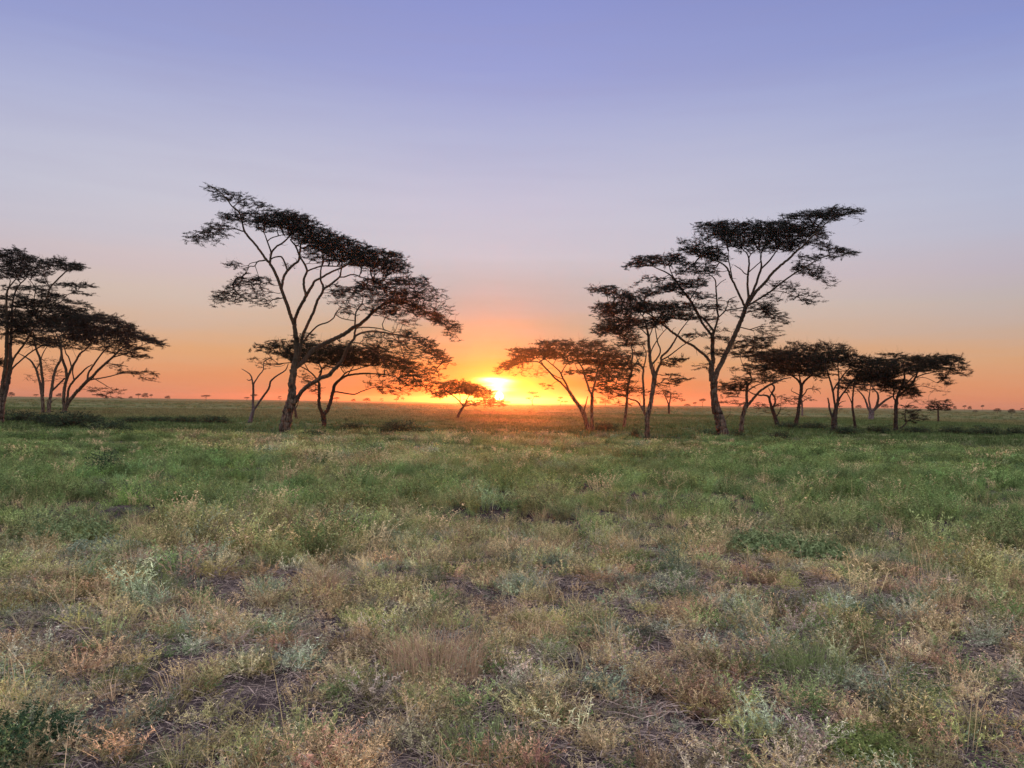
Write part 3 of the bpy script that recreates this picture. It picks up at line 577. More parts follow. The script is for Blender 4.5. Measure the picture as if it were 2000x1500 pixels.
# ------------------------------------------------------------------ far trees on the plain
def far_template(kind, seed):
    r_ = np.random.default_rng(seed)
    # unit tree: 1 wide, 1 high
    stems = {'flat': [[(0, 0, 0), (.02, 0, .45), (0, 0, .8)], [(.02, 0, .5), (.2, .05, .8)], [(.02, 0, .5), (-.2, -.04, .82)]],
             'round': [[(0, 0, 0), (.02, 0, .3), (-.02, 0, .6)], [(.02, 0, .3), (.2, .05, .6)], [(.02, 0, .28), (-.22, -.04, .55)]],
             'bent': [[(0, 0, 0), (.06, 0, .35), (-.05, 0, .6), (.08, 0, .85)], [(.04, 0, .3), (.3, 0, .5)]]}[kind]
    pads = {'flat': [(0, 0, .85, .5, .13), (.1, 0, .93, .33, .07), (-.3, 0, .76, .18, .05)],
            'round': [(0, 0, .68, .48, .2), (.1, .05, .86, .33, .12), (-.28, 0, .5, .22, .12), (.3, 0, .48, .2, .12)],
            'bent': [(.05, 0, .9, .42, .1), (-.25, 0, .66, .24, .08), (.28, 0, .52, .22, .07)]}[kind]
    Vt = []; Ft = []; o_ = 0
    for s in stems:
        C = catmull(np.array(s, float), 3)
        V, F = tube(C, np.linspace(.028, .012, len(C)) * (1 if s is stems[0] else .6), 6)
        Vt.append(V); Ft.append(F + o_); o_ += len(V)
    trunk = (np.vstack(Vt), np.vstack(Ft))
    C = []
    for (x, y, z, rx, rz) in pads:
        n = int(420 * rx * 2 * (rz / .1) ** .5)
        v = unit(r_.normal(0, 1, (n, 3))) * (r_.random(n) ** (1 / 2.4))[:, None]
        C.append(np.array([x, y, z]) + v * np.array([rx, rx, rz]))
    C = np.vstack(C); n = len(C)
    D = r_.normal(0, 1, (n, 3)) * np.array([1, 1, .25])
    V, F = leaves_np(C, D, r_.uniform(.05, .11, n), r_.uniform(.012, .025, n), .5, r_)
    return trunk, (V, F)


FT = {}
for k, sd in (('flat', 1), ('round', 2), ('bent', 3)):
    t, c = far_template(k, sd)
    FT[k] = (mesh_np("trunk", t[0], t[1], M_BARK2, smooth=True, link=False), mesh_np("crown", c[0], c[1], M_LEAF2, link=False))


def far_tree(px, w, h, kind, label, base=None, group="tiny trees along the horizon", flip=1):
    if base is None:
        hz = 773 + 0.0136 * px
        y = hz + 4.2; h = h + 4.2
    else:
        y = base
    g = ground_at(px, y); mp = g[1] / FPX
    root = empty("plain_tree", (g[0], g[1], 0)); tag(root, label, "tree", group)
    root.rotation_euler = (0, 0, 0); root.scale = (w * mp * flip, w * mp, h * mp)
    for o in FT[kind]:
        c = o.copy(); COL.objects.link(c); c.parent = root


far_tree(22, 13, 8, 'round', "tiny leaning tree on the horizon beside the left-edge trunk", flip=-1)
far_tree(70, 11, 4, 'flat', "tiny flat tree on the horizon just left of the two slim stems")
far_tree(115, 12, 7, 'round', "tiny bushy tree on the horizon between the slim stems and the fanning tree")
far_tree(255, 8, 3, 'round', "lowest bush of the small far cluster right of the left clump")
far_tree(270, 12, 8, 'flat', "left flat-topped tree of the small far cluster right of the left clump")
far_tree(283, 13, 10, 'round', "biggest round tree of the small far cluster right of the left clump")
far_tree(295, 7, 7, 'flat', "thin right-hand tree of the small far cluster right of the left clump")
far_tree(327, 11, 5, 'round', "tiny lone bush on the horizon between far cluster and flat-topped far tree")
far_tree(402, 20, 7, 'flat', "far flat-topped tree alone on the horizon left of the dead tree")
far_tree(482, 12, 4, 'flat', "tiny low tree on the horizon touching the dead tree's left side")
far_tree(496, 15, 10, 'flat', "tiny flat-topped tree on the horizon right behind the dead tree's trunk")
far_tree(546, 9, 7, 'bent', "tiny tree on the horizon between dead tree and tall leaning acacia")
far_tree(657, 14, 6, 'flat', "tiny flat tree on the horizon right of the low flat-topped acacia's stems")
far_tree(690, 9, 4, 'round', "first tiny bush right of the low flat-topped acacia's stems")
far_tree(716, 16, 6, 'round', "tiny wide tree on the horizon under the leaning acacia's hanging crown")
far_tree(745, 9, 5, 'bent', "small ragged far bush under the leaning acacia's drooping tip")
far_tree(774, 11, 5, 'flat', "last tiny flat tree on the horizon before the sun's umbrella tree")
far_tree(1041, 31, 29, 'bent', "reddish far tree on the horizon just right of the sun", base=793, flip=-1)
far_tree(1094, 13, 19, 'bent', "small upright tree on the horizon under the leaning acacia right of the sun", base=794)
far_tree(1105, 10, 5, 'flat', "tiny low bush beside the small upright tree right of the sun")
far_tree(1160, 12, 9, 'round', "tiny tree on the horizon behind the paired slender stems")
far_tree(1182, 24, 9, 'round', "wide far tree between the paired slender stems and the slim pale stem")
far_tree(1209, 13, 7, 'bent', "tiny ragged tree on the horizon touching the slim pale stem")
far_tree(1342, 14, 3, 'round', "lowest broad bush on the horizon left of the tallest tree's foot")
far_tree(1357, 9, 6, 'flat', "tiny tree on the horizon left of the thin-stemmed flat one")
far_tree(1372, 15, 13, 'flat', "thin-stemmed flat-topped far tree just left of the tallest tree's foot")
far_tree(1480, 10, 8, 'bent', "tiny ragged tree on the horizon right of the pale leaning tree")
far_tree(1492, 10, 5, 'round', "tiny bush on the horizon left of the crooked dark tree")
far_tree(1518, 9, 6, 'round', "tiny bush on the horizon right behind the crooked dark tree")
far_tree(1639, 15, 14, 'bent', "reddish little tree on the plain just right of the stub-armed tree", base=806)
far_tree(1677, 13, 5, 'round', "tiny bush on the horizon right of the thin leaning stem")
far_tree(1728, 15, 8, 'round', "tiny tree on the horizon between the grey V-boughed tree and rightmost stem")
far_tree(1741, 7, 4, 'flat', "tiny flat bush touching the left of the grove's rightmost stem")
far_tree(1777, 20, 10, 'flat', "far hazy flat tree behind the wispy half-bare bush", base=801)
far_tree(1795, 7, 6, 'round', "dim low bush between half-bare bush and the lone layered tree", base=805)
far_tree(1853, 9, 7, 'round', "dim low bush directly right of the lone layered tree", base=805)
far_tree(1865, 7, 6, 'round', "first tiny round tree on the horizon right of the lone layered tree")
far_tree(1884, 8, 7, 'flat', "tiny flat-topped tree, left one of the close pair on the right horizon")
far_tree(1894, 8, 6, 'round', "tiny round tree, right one of the close pair on the right horizon")
far_tree(1905, 11, 5, 'round', "faint bluish bush low on the plain below the right horizon pair", base=806)
far_tree(1919, 7, 8, 'flat', "tiny lone tree on the right horizon between pair and bigger trees")
far_tree(1948, 15, 11, 'round', "small dark round tree on the plain near the right edge", base=808)
far_tree(1976, 15, 13, 'round', "taller of the two dark round trees near the right edge", base=811)
far_tree(1996, 9, 10, 'bent', "tiny ragged tree at the right edge of the plain", base=807)

# ------------------------------------------------------------------ terrain
def hgt(x, y):
    d = np.hypot(x, y)
    return (fbm(x * 0.35 + 40, y * 0.35 + 40, 3) - 0.5) * 0.22 * (1 - sst(d, 25, 50))


def axis(n, lo, hi, pw):
    t = np.linspace(-1, 1, n)
    return np.sign(t) * np.abs(t) ** pw * hi


gx = axis(161, 0, 3200, 3.4); gy = axis(241, 0, 3200, 3.4)
X, Y = np.meshgrid(gx, gy)
V = np.stack([X.ravel(), Y.ravel(), hgt(X.ravel(), Y.ravel())], 1)
i = np.arange(len(gy) - 1)[:, None] * len(gx) + np.arange(len(gx) - 1)[None]
F = np.stack([i, i + 1, i + len(gx) + 1, i + len(gx)], -1).reshape(-1, 4)
m, nt, out = nt_new("savanna_soil")
N = nt.nodes.new; L = nt.links.new
geo = N("ShaderNodeNewGeometry")
n1 = N("ShaderNodeTexNoise"); n1.inputs["Scale"].default_value = 2.5; n1.inputs["Detail"].default_value = 8; n1.inputs["Roughness"].default_value = .7; L(geo.outputs["Position"], n1.inputs["Vector"])
soil = N("ShaderNodeValToRGB"); e = soil.color_ramp.elements; e[0].position = .35; e[0].color = (.022, .017, .019, 1); e[1].position = .7; e[1].color = (.10, .078, .08, 1); L(n1.outputs[0], soil.inputs[0])
n2 = N("ShaderNodeTexNoise"); n2.inputs["Scale"].default_value = .035; n2.inputs["Detail"].default_value = 9; n2.inputs["Roughness"].default_value = .72; L(geo.outputs["Position"], n2.inputs["Vector"])
pl = N("ShaderNodeValToRGB"); e = pl.color_ramp.elements; e[0].position = .38; e[0].color = (.062, .085, .036, 1); e[1].position = .66; e[1].color = (.17, .16, .08, 1); L(n2.outputs[0], pl.inputs[0])
ln = N("ShaderNodeVectorMath"); ln.operation = 'LENGTH'; L(geo.outputs["Position"], ln.inputs[0])
mr = N("ShaderNodeMapRange"); mr.inputs["From Min"].default_value = 45; mr.inputs["From Max"].default_value = 68; L(ln.outputs["Value"], mr.inputs[0])
mx = N("ShaderNodeMix"); mx.data_type = 'RGBA'; L(mr.outputs[0], mx.inputs[0]); L(soil.outputs[0], mx.inputs[6]); L(pl.outputs[0], mx.inputs[7])
bs = N("ShaderNodeBsdfDiffuse"); L(mx.outputs[2], bs.inputs[0])
bp = N("ShaderNodeBump"); bp.inputs["Strength"].default_value = 1; bp.inputs["Distance"].default_value = .04; L(n1.outputs[0], bp.inputs["Height"]); L(bp.outputs[0], bs.inputs["Normal"])
L(bs.outputs[0], out.inputs[0])
gr = mesh_np("ground", V, F, m, smooth=True)
tag(gr, "flat savanna ground of dark soil running to the horizon", "ground", kind="structure")

# ------------------------------------------------------------------ low plants
def blades(n, r_, R, h0, h1, w, lean, bend=.5, base=None):
    """curved three-point blades, two quads each"""
    a = r_.random(n) * 6.283; q = np.sqrt(r_.random(n)) * R
    P = np.stack([np.cos(a) * q, np.sin(a) * q, np.zeros(n)], 1)
    if base is not None: P = P + base
    b = a + r_.normal(0, .7, n)
    H = r_.uniform(h0, h1, n); ln = np.abs(r_.normal(0, lean, n)) + .08
    D = np.stack([np.cos(b) * ln, np.sin(b) * ln, np.ones(n)], 1); D = unit(D)
    P1 = P + D * (H * .55)[:, None]
    D2 = unit(D + np.stack([np.cos(b), np.sin(b), np.zeros(n) - .35], 1) * (r_.random(n) * bend)[:, None] * 1.6)
    P2 = P1 + D2 * (H * .45)[:, None]
    s = r_.random(n) * 6.283; Sd = np.stack([np.cos(s), np.sin(s), np.zeros(n)], 1)
    w_ = (w * r_.uniform(.6, 1.3, n))[:, None]
    V = np.stack([P - Sd * w_, P + Sd * w_, P1 - Sd * w_ * .8, P1 + Sd * w_ * .8, P2 - Sd * w_ * .2, P2 + Sd * w_ * .2], 1)
    F = (np.arange(n) * 6)[:, None, None] + np.array([[0, 1, 3, 2], [2, 3, 5, 4]])[None]
    return V.reshape(-1, 3), F.reshape(-1, 4), (P, P1, P2)


def herb(n, r_, R, h0, h1, per, Ll, Lw, lean=.45, sw=.0018):
    """feathery herb: thin stems with many little leaflets"""
    V, F, (P, P1, P2) = blades(n, r_, R, h0, h1, sw, lean, .6)
    I = np.repeat(np.arange(n), per); m = len(I)
    t = r_.uniform(.12, 1.05, m)
    C = np.where((t < .55)[:, None], P[I] + (P1 - P)[I] * (t / .55)[:, None], P1[I] + (P2 - P1)[I] * ((t - .55) / .45)[:, None])
    a = r_.random(m) * 6.283
    D = np.stack([np.cos(a), np.sin(a), r_.uniform(-.1, 1.3, m)], 1)
    V2, F2 = leaves_np(C, D, Ll * r_.uniform(.5, 1.3, m) * (1.15 - t * .4), Lw * r_.uniform(.6, 1.3, m), .8, r_)
    return np.vstack([V, V2]), np.vstack([F, F2 + len(V)])


def litter(n, r_, R, l0, l1, w):
    a = r_.random(n) * 6.283; q = np.sqrt(r_.random(n)) * R
    C = np.stack([np.cos(a) * q, np.sin(a) * q, r_.random(n) ** 2 * .07], 1)
    b = r_.random(n) * 6.283
    D = np.stack([np.cos(b), np.sin(b), r_.normal(0, .16, n)], 1)
    return leaves_np(C, D, r_.uniform(l0, l1, n), w * r_.uniform(.6, 1.4, n), .5, r_)


M_HERB = leaf_material("herb_leaves", (.5, .52, .5), (1.6, 1.55, 1.45), .2, inst=True)


def gn_scatter(name, templates, P, rotz, scl, tint, label, tilt=None):
    n = len(P)
    me = bpy.data.meshes.new(name)
    me.vertices.add(n); me.vertices.foreach_set("co", P.astype(np.float32).ravel())
    a = me.attributes.new("rot", 'FLOAT_VECTOR', 'POINT')
    rot = np.zeros((n, 3), np.float32); rot[:, 2] = rotz
    if tilt is not None: rot[:, :2] = tilt
    a.data.foreach_set("vector", rot.ravel())
    a = me.attributes.new("scl", 'FLOAT_VECTOR', 'POINT'); a.data.foreach_set("vector", scl.astype(np.float32).ravel())
    a = me.attributes.new("tint", 'FLOAT_COLOR', 'POINT'); a.data.foreach_set("color", np.c_[tint, np.ones(n)].astype(np.float32).ravel())
    a = me.attributes.new("pick", 'INT', 'POINT'); a.data.foreach_set("value", rng.integers(0, len(templates), n).astype(np.int32))
    o = bpy.data.objects.new(name, me); COL.objects.link(o)
    tag(o, label, "grass", kind="stuff")
    ng = bpy.data.node_groups.new(name, 'GeometryNodeTree')
    ng.interface.new_socket("Geometry", in_out='INPUT', socket_type='NodeSocketGeometry')
    ng.interface.new_socket("Geometry", in_out='OUTPUT', socket_type='NodeSocketGeometry')
    N = ng.nodes.new; L = ng.links.new
    gi = N("NodeGroupInput"); go = N("NodeGroupOutput"); ip = N("GeometryNodeInstanceOnPoints"); jn = N("GeometryNodeJoinGeometry")
    for t in templates:
        oi = N("GeometryNodeObjectInfo"); oi.inputs["Object"].default_value = t; oi.inputs["As Instance"].default_value = True
        L(oi.outputs["Geometry"], jn.inputs[0])

    def attr(nm, ty):
        q = N("GeometryNodeInputNamedAttribute"); q.data_type = ty; q.inputs["Name"].default_value = nm
        return q.outputs["Attribute"]
    L(gi.outputs[0], ip.inputs["Points"]); L(jn.outputs[0], ip.inputs["Instance"]); ip.inputs["Pick Instance"].default_value = True
    L(attr("pick", 'INT'), ip.inputs["Instance Index"]); L(attr("rot", 'FLOAT_VECTOR'), ip.inputs["Rotation"]); L(attr("scl", 'FLOAT_VECTOR'), ip.inputs["Scale"])
    L(ip.outputs[0], go.inputs[0])
    md = o.modifiers.new("scatter", 'NODES'); md.node_group = ng
    return o


r_ = np.random.default_rng(77)
T_near = [mesh_np("herb_plant", *herb(18, r_, .085, .06, .21, 22, .025, .0024, .75), M_HERB, link=False) for k in range(5)]
T_mid = [mesh_np("herb_clump", *herb(20, r_, .15, .2, .5, 17, .05, .0055, .32, .0028), M_HERB, link=False) for k in range(4)]
T_far = [mesh_np("herb_mass", *herb(26, r_, .27, .2, .5, 14, .085, .011, .3, .005), M_HERB, link=False) for k in range(3)]
T_gr = [mesh_np("grass_tuft", *blades(46, r_, .07, .10, .34, .0022, .42, .8)[:2], M_HERB, link=False) for k in range(4)]
T_gr += [mesh_np('bent_stalks', *blades(9, r_, .08, .35, .7, .0026, .9, .9)[:2], M_HERB, link=False) for k in range(2)]
T_lit = [mesh_np("straw_litter", *litter(60, r_, .28, .05, .22, .0022), M_HERB, link=False) for k in range(3)]


def sample(n, d0, d1, half=41):
    d = np.sqrt(r_.random(n) * (d1 * d1 - d0 * d0) + d0 * d0)
    a = np.radians(r_.uniform(-half, half, n))
    return d * np.sin(a), d * np.cos(a), d, a


STRAW = np.array([.56, .45, .28]); RED = np.array([.50, .33, .21]); OLIVE = np.array([.37, .37, .165]); GREEN = np.array([.145, .225, .085]); BLUE = np.array([.31, .385, .295]); GREY = np.array([.44, .41, .33]); YEL = np.array([.44, .44, .18])
PAL_N = np.stack([STRAW, OLIVE, BLUE, RED, GREEN * 1.3, GREY, YEL]); W_N = np.cumsum([.25, .19, .14, .17, .10, .10, .05])
PAL_M = np.stack([OLIVE, YEL, STRAW, GREEN, BLUE, RED]); W_M = np.cumsum([.32, .17, .12, .28, .08, .03])


def cells(x, y, f, sh):
    """one random number per plant-sized patch, with ragged borders"""
    wx = x * f + (fbm(x * f * 1.3 + sh, y * f * 1.3, 2) - .5) * 1.6 + r_.normal(0, .1, len(x)); wy = y * f + (fbm(x * f * 1.3, y * f * 1.3 + sh, 2) - .5) * 1.6 + r_.normal(0, .1, len(x))
    return _tab[(np.floor(wx).astype(int) + int(sh) * 7) % 256, (np.floor(wy).astype(int) + int(sh) * 13) % 256]


def cover(x, y, d, a):
    """colour of the plants growing at a place"""
    g = fbm(x * .10 + 3, y * .10 + 9, 4)
    side = sst(np.abs(np.degrees(a) + 3), 9, 24)
    far = sst(d, 11, 20)
    u = np.where(d < 14, cells(x, y, 3.0, 3), cells(x, y, .8, 5))
    n1 = fbm(x * .5 + 31, y * .5 + 7, 3) - .5
    near = PAL_N[np.minimum(np.searchsorted(W_N, np.clip(u + n1 * .5, 0, .99)), 6)]
    midc = PAL_M[np.minimum(np.searchsorted(W_M, np.clip(u + n1 * .5, 0, .99)), 5)]
    near = near * .74 + (STRAW * .5 + OLIVE * .35 + BLUE * .15) * .26
    midc = midc * .6 + (OLIVE * .62 + GREEN * .38) * .4
    wg = sst(g + side * far * .26 - (1 - side) * .03, .50, .66) * (.15 + .85 * far)
    c = mixc(near, midc, far); c = mixc(c, GREEN * 1.2, wg * .84)
    c = c * (.97 + .10 * sst(d, 12, 18) - .10 * sst(d, 36, 50))[:, None] * (.42 + 1.12 * cells(x, y, 5.0, 9) * (1 - far) + .45 * far + .3 * (cells(x, y, 1.6, 11) - .5) * far * 2)[:, None] * r_.uniform(.55, 1.4, len(x))[:, None] * (1 + r_.normal(0, .07, (len(x), 3)))
    k = r_.random(len(x)); c = np.where((k < .035)[:, None], GREEN * 1.2 * np.ones((len(x), 1)), c); c = np.where((k > .95)[:, None], STRAW * 1.2 * np.ones((len(x), 1)), c)
    return np.clip(c, .02, .85)


def relief(x, y, f):
    """clumps and hollows in the standing height of the plants"""
    return sst(fbm(x * f + 13, y * f + 71, 3), .36, .66)


def mixc(a, b, t):
    return a * (1 - t[:, None]) + b * t[:, None]


def spread(name, T, n, d0, d1, label, thr=None, s0=.7, s1=1.3, hz=None, colf=None):
    hf = 54 if d0 < 11 else 41                     # wider cover close by
    x, y, d, a = sample(int(n * hf / 41), d0, d1, hf)
    if thr is not None:
        k = thr(x, y, d, a); x, y, d, a = x[k], y[k], d[k], a[k]
    P = np.stack([x, y, hgt(x, y) - .01], 1)
    s = r_.uniform(s0, s1, len(x)); sc = np.stack([s, s, s], 1)
    if hz is not None:
        q_ = hz(x, y, d); sc[:, 2] *= q_; sc[:, 0] *= np.sqrt(q_); sc[:, 1] *= np.sqrt(q_)
    c = cover(x, y, d, a) if colf is None else colf(x, y, d, a)
    return gn_scatter(name, T, P, r_.random(len(x)) * 6.283, sc, c, label, r_.normal(0, .1, (len(x), 2)))


bare = lambda x, y: fbm(x * 1.3 + 5, y * 1.3 + 21, 3)
edge = lambda x, y: 54 + 5 * (fbm(x * .12, y * .05 + 4, 3) - .5) * 2
spread("short_herbs", T_near, 11500, 3.2, 15, "short feathery half-dry herbs matting the nearest ground",
       lambda x, y, d, a: bare(x, y) * .5 + relief(x, y, 3.4) * .45 + r_.normal(0, .07, len(x)) > .32, .7, 1.45, lambda x, y, d: .42 + .66 * relief(x, y, 3.4) * (.5 + fbm(x * .4, y * .4 + 8, 2)))
spread("dry_grass", T_gr, 3000, 3.2, 24, "wispy dry grass tufts mixed among the herbs",
       lambda x, y, d, a: fbm(x * .5 + 70, y * .5 + 2, 3) + r_.normal(0, .06, len(x)) > .5, .6, 1.25, None,
       lambda x, y, d, a: np.clip(mixc((STRAW * .6 + RED * .5) * 1.1 * np.ones((len(x), 1)), OLIVE, r_.random(len(x)) ** 1.5) * r_.uniform(.7, 1.2, len(x))[:, None], 0, .85))
spread("straw_litter", T_lit, 4200, 3.2, 13, "fallen greyish straw lying flat over the bare soil patches", None, .7, 1.3, None,
       lambda x, y, d, a: np.array([.30, .245, .22]) * r_.uniform(.4, 1.4, len(x))[:, None])
spread("meadow_herbs", T_mid, 12000, 10, 32, "knee-high feathery herbs filling the middle of the meadow",
       lambda x, y, d, a: (r_.random(len(x)) < .10 + .9 * sst(d + 6 * (fbm(x * .4, y * .3 + 30, 3) - .5) * 2, 10.5, 15.5)) & (r_.random(len(x)) < .62 + .38 * relief(x, y, .8)), .65, 1.4, lambda x, y, d: .32 + .85 * relief(x, y, 1.0))
spread("field_herbs", T_far, 19000, 29, 60, "tall pale-tipped herbs of the meadow ending in an edge before the trees",
       lambda x, y, d, a: (d < edge(x, y)) & (r_.random(len(x)) < .65 + .35 * relief(x, y, .4)), .6, 1.15, lambda x, y, d: .45 + .75 * relief(x, y, .4))


def plaincol(x, y, d, a):
    g = fbm(x * .03 + 3, y * .03 + 9, 4)
    c = mixc(np.array([.185, .185, .09]) * np.ones((len(x), 1)), np.array([.09, .14, .055]), sst(g, .4, .62))
    return c * r_.uniform(.6, 1.25, len(x))[:, None]


T_pl = [mesh_np("plain_tuft", *blades(34, r_, .55, .18, .42, .02, .45, .7)[:2], M_HERB, link=False) for k in range(3)]
spread("plain_grass", T_pl, 26000, 52, 190, "duller short grass of the open plain beyond the trees", None, .5, 1.2, lambda x, y, d: .5 + .6 * fbm(x * .05, y * .05, 2), plaincol)
spread("distant_grass", T_pl, 9000, 190, 650, "olive tussocks of the plain fading to the horizon", None, 1.2, 2.4, lambda x, y, d: .6 + 0 * x, plaincol)

# ------------------------------------------------------------------ single bushes and clumps
def dome(n, r_, ll, lw, stems=14, spiky=.0):
    v = unit(r_.normal(0, 1, (n, 3))) * (r_.random(n) ** (1 / 2.2))[:, None]; v[:, 2] = np.abs(v[:, 2])
    k = fbm(v[:, 0] * 3 + 9, v[:, 1] * 3 + v[:, 2] * 2, 2)
    v = v * (.55 + .75 * k)[:, None]
    C = v * np.array([.5, .5, 1.0])
    D = v + r_.normal(0, .5, v.shape); D[:, 2] += spiky
    V, F = leaves_np(C, D, ll * r_.uniform(.5, 1.3, n), lw * r_.uniform(.6, 1.3, n), .7, r_)
    a = unit(r_.normal(0, 1, (stems, 3))); a[:, 2] = np.abs(a[:, 2]) + .4
    B = a * np.array([.38, .38, .62])
    A0 = np.zeros_like(B) + r_.normal(0, .03, B.shape); A0[:, 2] = -.02
    V2, F2 = twigs_np(A0, B, B * .5 + r_.normal(0, .04, B.shape), np.full(stems, .012), np.full(stems, .005))
    mi = np.r_[np.zeros(len(F), int), np.ones(len(F2), int)]
    return np.vstack([V, V2]), np.vstack([F, F2 + len(V)]), mi


def shrub_mesh(nm, mat, n, ll, lw, sd, spiky=0):
    V, F, mi = dome(n, np.random.default_rng(sd), ll, lw, 14, spiky)
    return mesh_np(nm, V, F, [mat, M_TWIG], mi=mi, link=False)


SH = {'dark': [shrub_mesh("dark_shrub", M_BUSHD, 1500, .10, .018, s) for s in (1, 2)],
      'green': [shrub_mesh("green_shrub", M_BUSH, 1300, .10, .02, s) for s in (3, 4)],
      'leafy': [shrub_mesh("leafy_shrub", M_BUSH, 1100, .085, .02, 5)],
      'mat': [shrub_mesh("trailing_weed", M_BLUEGR, 1300, .07, .012, 6)]}


def shrub(px, base, w, h, kind, label, name, group=None, k=0, cat="bush", flip=0, depth=1.0):
    g = ground_at(px, base); mp = g[1] / FPX
    o = SH[kind][k % len(SH[kind])].copy(); o.name = name; COL.objects.link(o)
    o.location = (g[0], g[1], float(hgt(np.array([g[0]]), np.array([g[1]]))[0]) - .02); o.rotation_euler = (0, 0, flip)
    o.scale = (w * mp * 1.25, w * mp * 1.25 * depth, h * mp * 1.15)
    tag(o, label, cat, group)


G2 = "dark thorn bushes among the trees"
for q in [(40, 824, 80, 20, "dark bush at the foot of the tall left-edge tree"),
          (92, 829, 66, 20, "dark bush right under the pair of slim stems"),
          (135, 835, 84, 30, "largest dark bush, in front of the fanning tree on the left"),
          (178, 826, 50, 16, "dark bush right of the fanning tree's foot"),
          (216, 846, 74, 24, "spreading dark green bush in front, right of the largest dark bush"),
          (262, 826, 60, 11, "first low dark bush of the line between left clump and dead tree"),
          (312, 825, 62, 11, "second low dark bush of the line between left clump and dead tree"),
          (362, 826, 60, 12, "third low dark bush of the line between left clump and dead tree"),
          (418, 827, 66, 14, "last low dark bush of the line, nearest the dead tree"),
          (778, 846, 80, 22, "dark bush in the grass right of the low flat-topped acacia"),
          (690, 838, 54, 12, "low dark bush between the flat-topped acacia's foot and the bush beyond"),
          (1182, 842, 50, 16, "dark bush at the foot of the paired slender stems"),
          (1240, 856, 18, 18, "narrow dark bush just left of the furrowed many-limbed tree's foot"),
          (1270, 862, 34, 10, "low dark bush wrapping the foot of the many-limbed tree"),
          (1440, 858, 30, 16, "dark bush touching the right side of the tallest tree's foot"),
          (1524, 862, 44, 18, "dark bush alone in the grass in front of the crooked dark tree"),
          (1540, 838, 60, 13, "low dark bush between the crooked tree and the single straight stem"),
          (1590, 840, 56, 14, "low dark bush just right of the single straight stem"),
          (1652, 848, 60, 14, "low dark bush right of the stub-armed tree's foot"),
          (1715, 846, 60, 13, "low dark bush in front of the grey V-boughed trunk"),
          (1790, 847, 64, 13, "low dark bush under the half-bare bush on the right"),
          (1860, 848, 60, 14, "dark green low bush below the lone layered tree"),
          (1925, 850, 66, 16, "dark green low bush near the right edge, wider one"),
          (1985, 850, 46, 15, "dark green low bush cut by the right edge")]:
    shrub(q[0], q[1], q[2] * .9, q[3] * 1.12, 'dark', q[4], "thorn_bush", G2, k=int(q[0]) % 2, flip=q[0])
M_BUSH2 = leaf_material('weed_leaves', (0.10, 0.15, 0.065), (0.28, 0.36, 0.17), 0.3)
M_FRESH = leaf_material('fresh_leaves', (0.10, 0.15, 0.05), (0.32, 0.38, 0.13), 0.35)
shrub(612, 857, 50, 20, 'green', "bright green bush right of the tall leaning acacia's foot", "green_bush", k=0)
shrub(1386, 858, 50, 22, 'green', "dark teal green bush touching the left side of the tallest tree's foot", "green_bush", k=1)
shrub(207, 926, 66, 50, 'leafy', "dark leafy bush alone in the green meadow on the left", "leafy_bush")
shrub(745, 905, 22, 16, 'green', "small dark green bush in the meadow below the flat-topped acacia", "green_bush", k=1)
shrub(318, 892, 60, 16, 'green', "low green bush in the meadow right of the leafy one", "green_bush", k=0, flip=1)
shrub(1790, 905, 46, 14, 'green', "low green bush in the bright green meadow on the right", "green_bush", k=1, flip=2)
# small dots of scrub on the far plain, alike
for k in range(46):
    px = float(r_.uniform(10, 1990)); by = 773 + .0136 * px + float(r_.uniform(12, 42)); s = (by - 773 - .0136 * px) / 30
    shrub(px, by, float(r_.uniform(6, 15)) * s, float(r_.uniform(2, 4)) * s, 'dark', "small dark scrub dotting the far plain", "plain_scrub", "small scrub dots on the far plain", k=k, flip=k)


def clump(px, base, w, h, mat, n, label, seed, lean=.35, wid=.0024):
    g = ground_at(px, base); mp = g[1] / FPX; q = np.random.default_rng(seed)
    R = w * mp * .5; H = h * mp
    V, F, _ = blades(n, q, R * .8, H * .45, H * 1.08, wid, lean, .6)
    o = mesh_np("grass_clump", V, F, mat)
    o.location = (g[0], g[1], float(hgt(np.array([g[0]]), np.array([g[1]]))[0]) - .01)
    tag(o, label, "grass clump")


def weed(name, px, base, w, h, mat, n, label, seed, cat="bush", per=22, Ll=.045, Lw=.008, lean=.5, depth=1.0):
    g = ground_at(px, base); mp = g[1] / FPX; q = np.random.default_rng(seed)
    R = w * mp * .5; H = h * mp; rs = q.random(5)
    V, F = herb(n, q, R * .85, H * .35, H * 1.15, per, Ll, Lw, lean, .0025)
    e = 1 - .55 * np.minimum(1, (np.hypot(V[:, 0], V[:, 1]) / R)) ** 2; V[:, 2] *= e; V[:, 1] *= depth
    o = mesh_np(name, V, F, mat)
    o.location = (g[0], g[1], float(hgt(np.array([g[0]]), np.array([g[1]]))[0]) - .01)
    tag(o, label, cat)


weed("green_bush", 1500, 1085, 150, 66, M_BUSH2, 300, "dark green weedy bush in the middle distance on the right", 31, Ll=.07, Lw=.014)
weed("green_bush", 1595, 1098, 120, 60, M_BUSH2, 260, "bluish green weedy bush beside the dark green one, mid right", 32, Ll=.07, Lw=.014)
weed("leafy_bush", 30, 1480, 240, 95, M_BUSH, 420, "deep green leafy bush in the bottom left corner", 33, Ll=.032, Lw=.006, per=28)
weed("leafy_plant", 1690, 1480, 160, 92, M_FRESH, 330, "fresh green leafy plant low on the right in the foreground", 34, cat="plant", lean=.35, Ll=.03, Lw=.005, per=30)
weed("trailing_weed", 205, 1084, 175, 34, M_BLUEGR, 420, "pale blue-green trailing weed spread at the meadow's edge on the left", 35, cat="weed", Ll=.07, Lw=.012, lean=1.2, depth=.8)
weed("trailing_weed", 1180, 1240, 110, 30, M_BLUEGR, 200, "small minty green weed in the foreground right of centre", 36, cat="weed", lean=1.0)
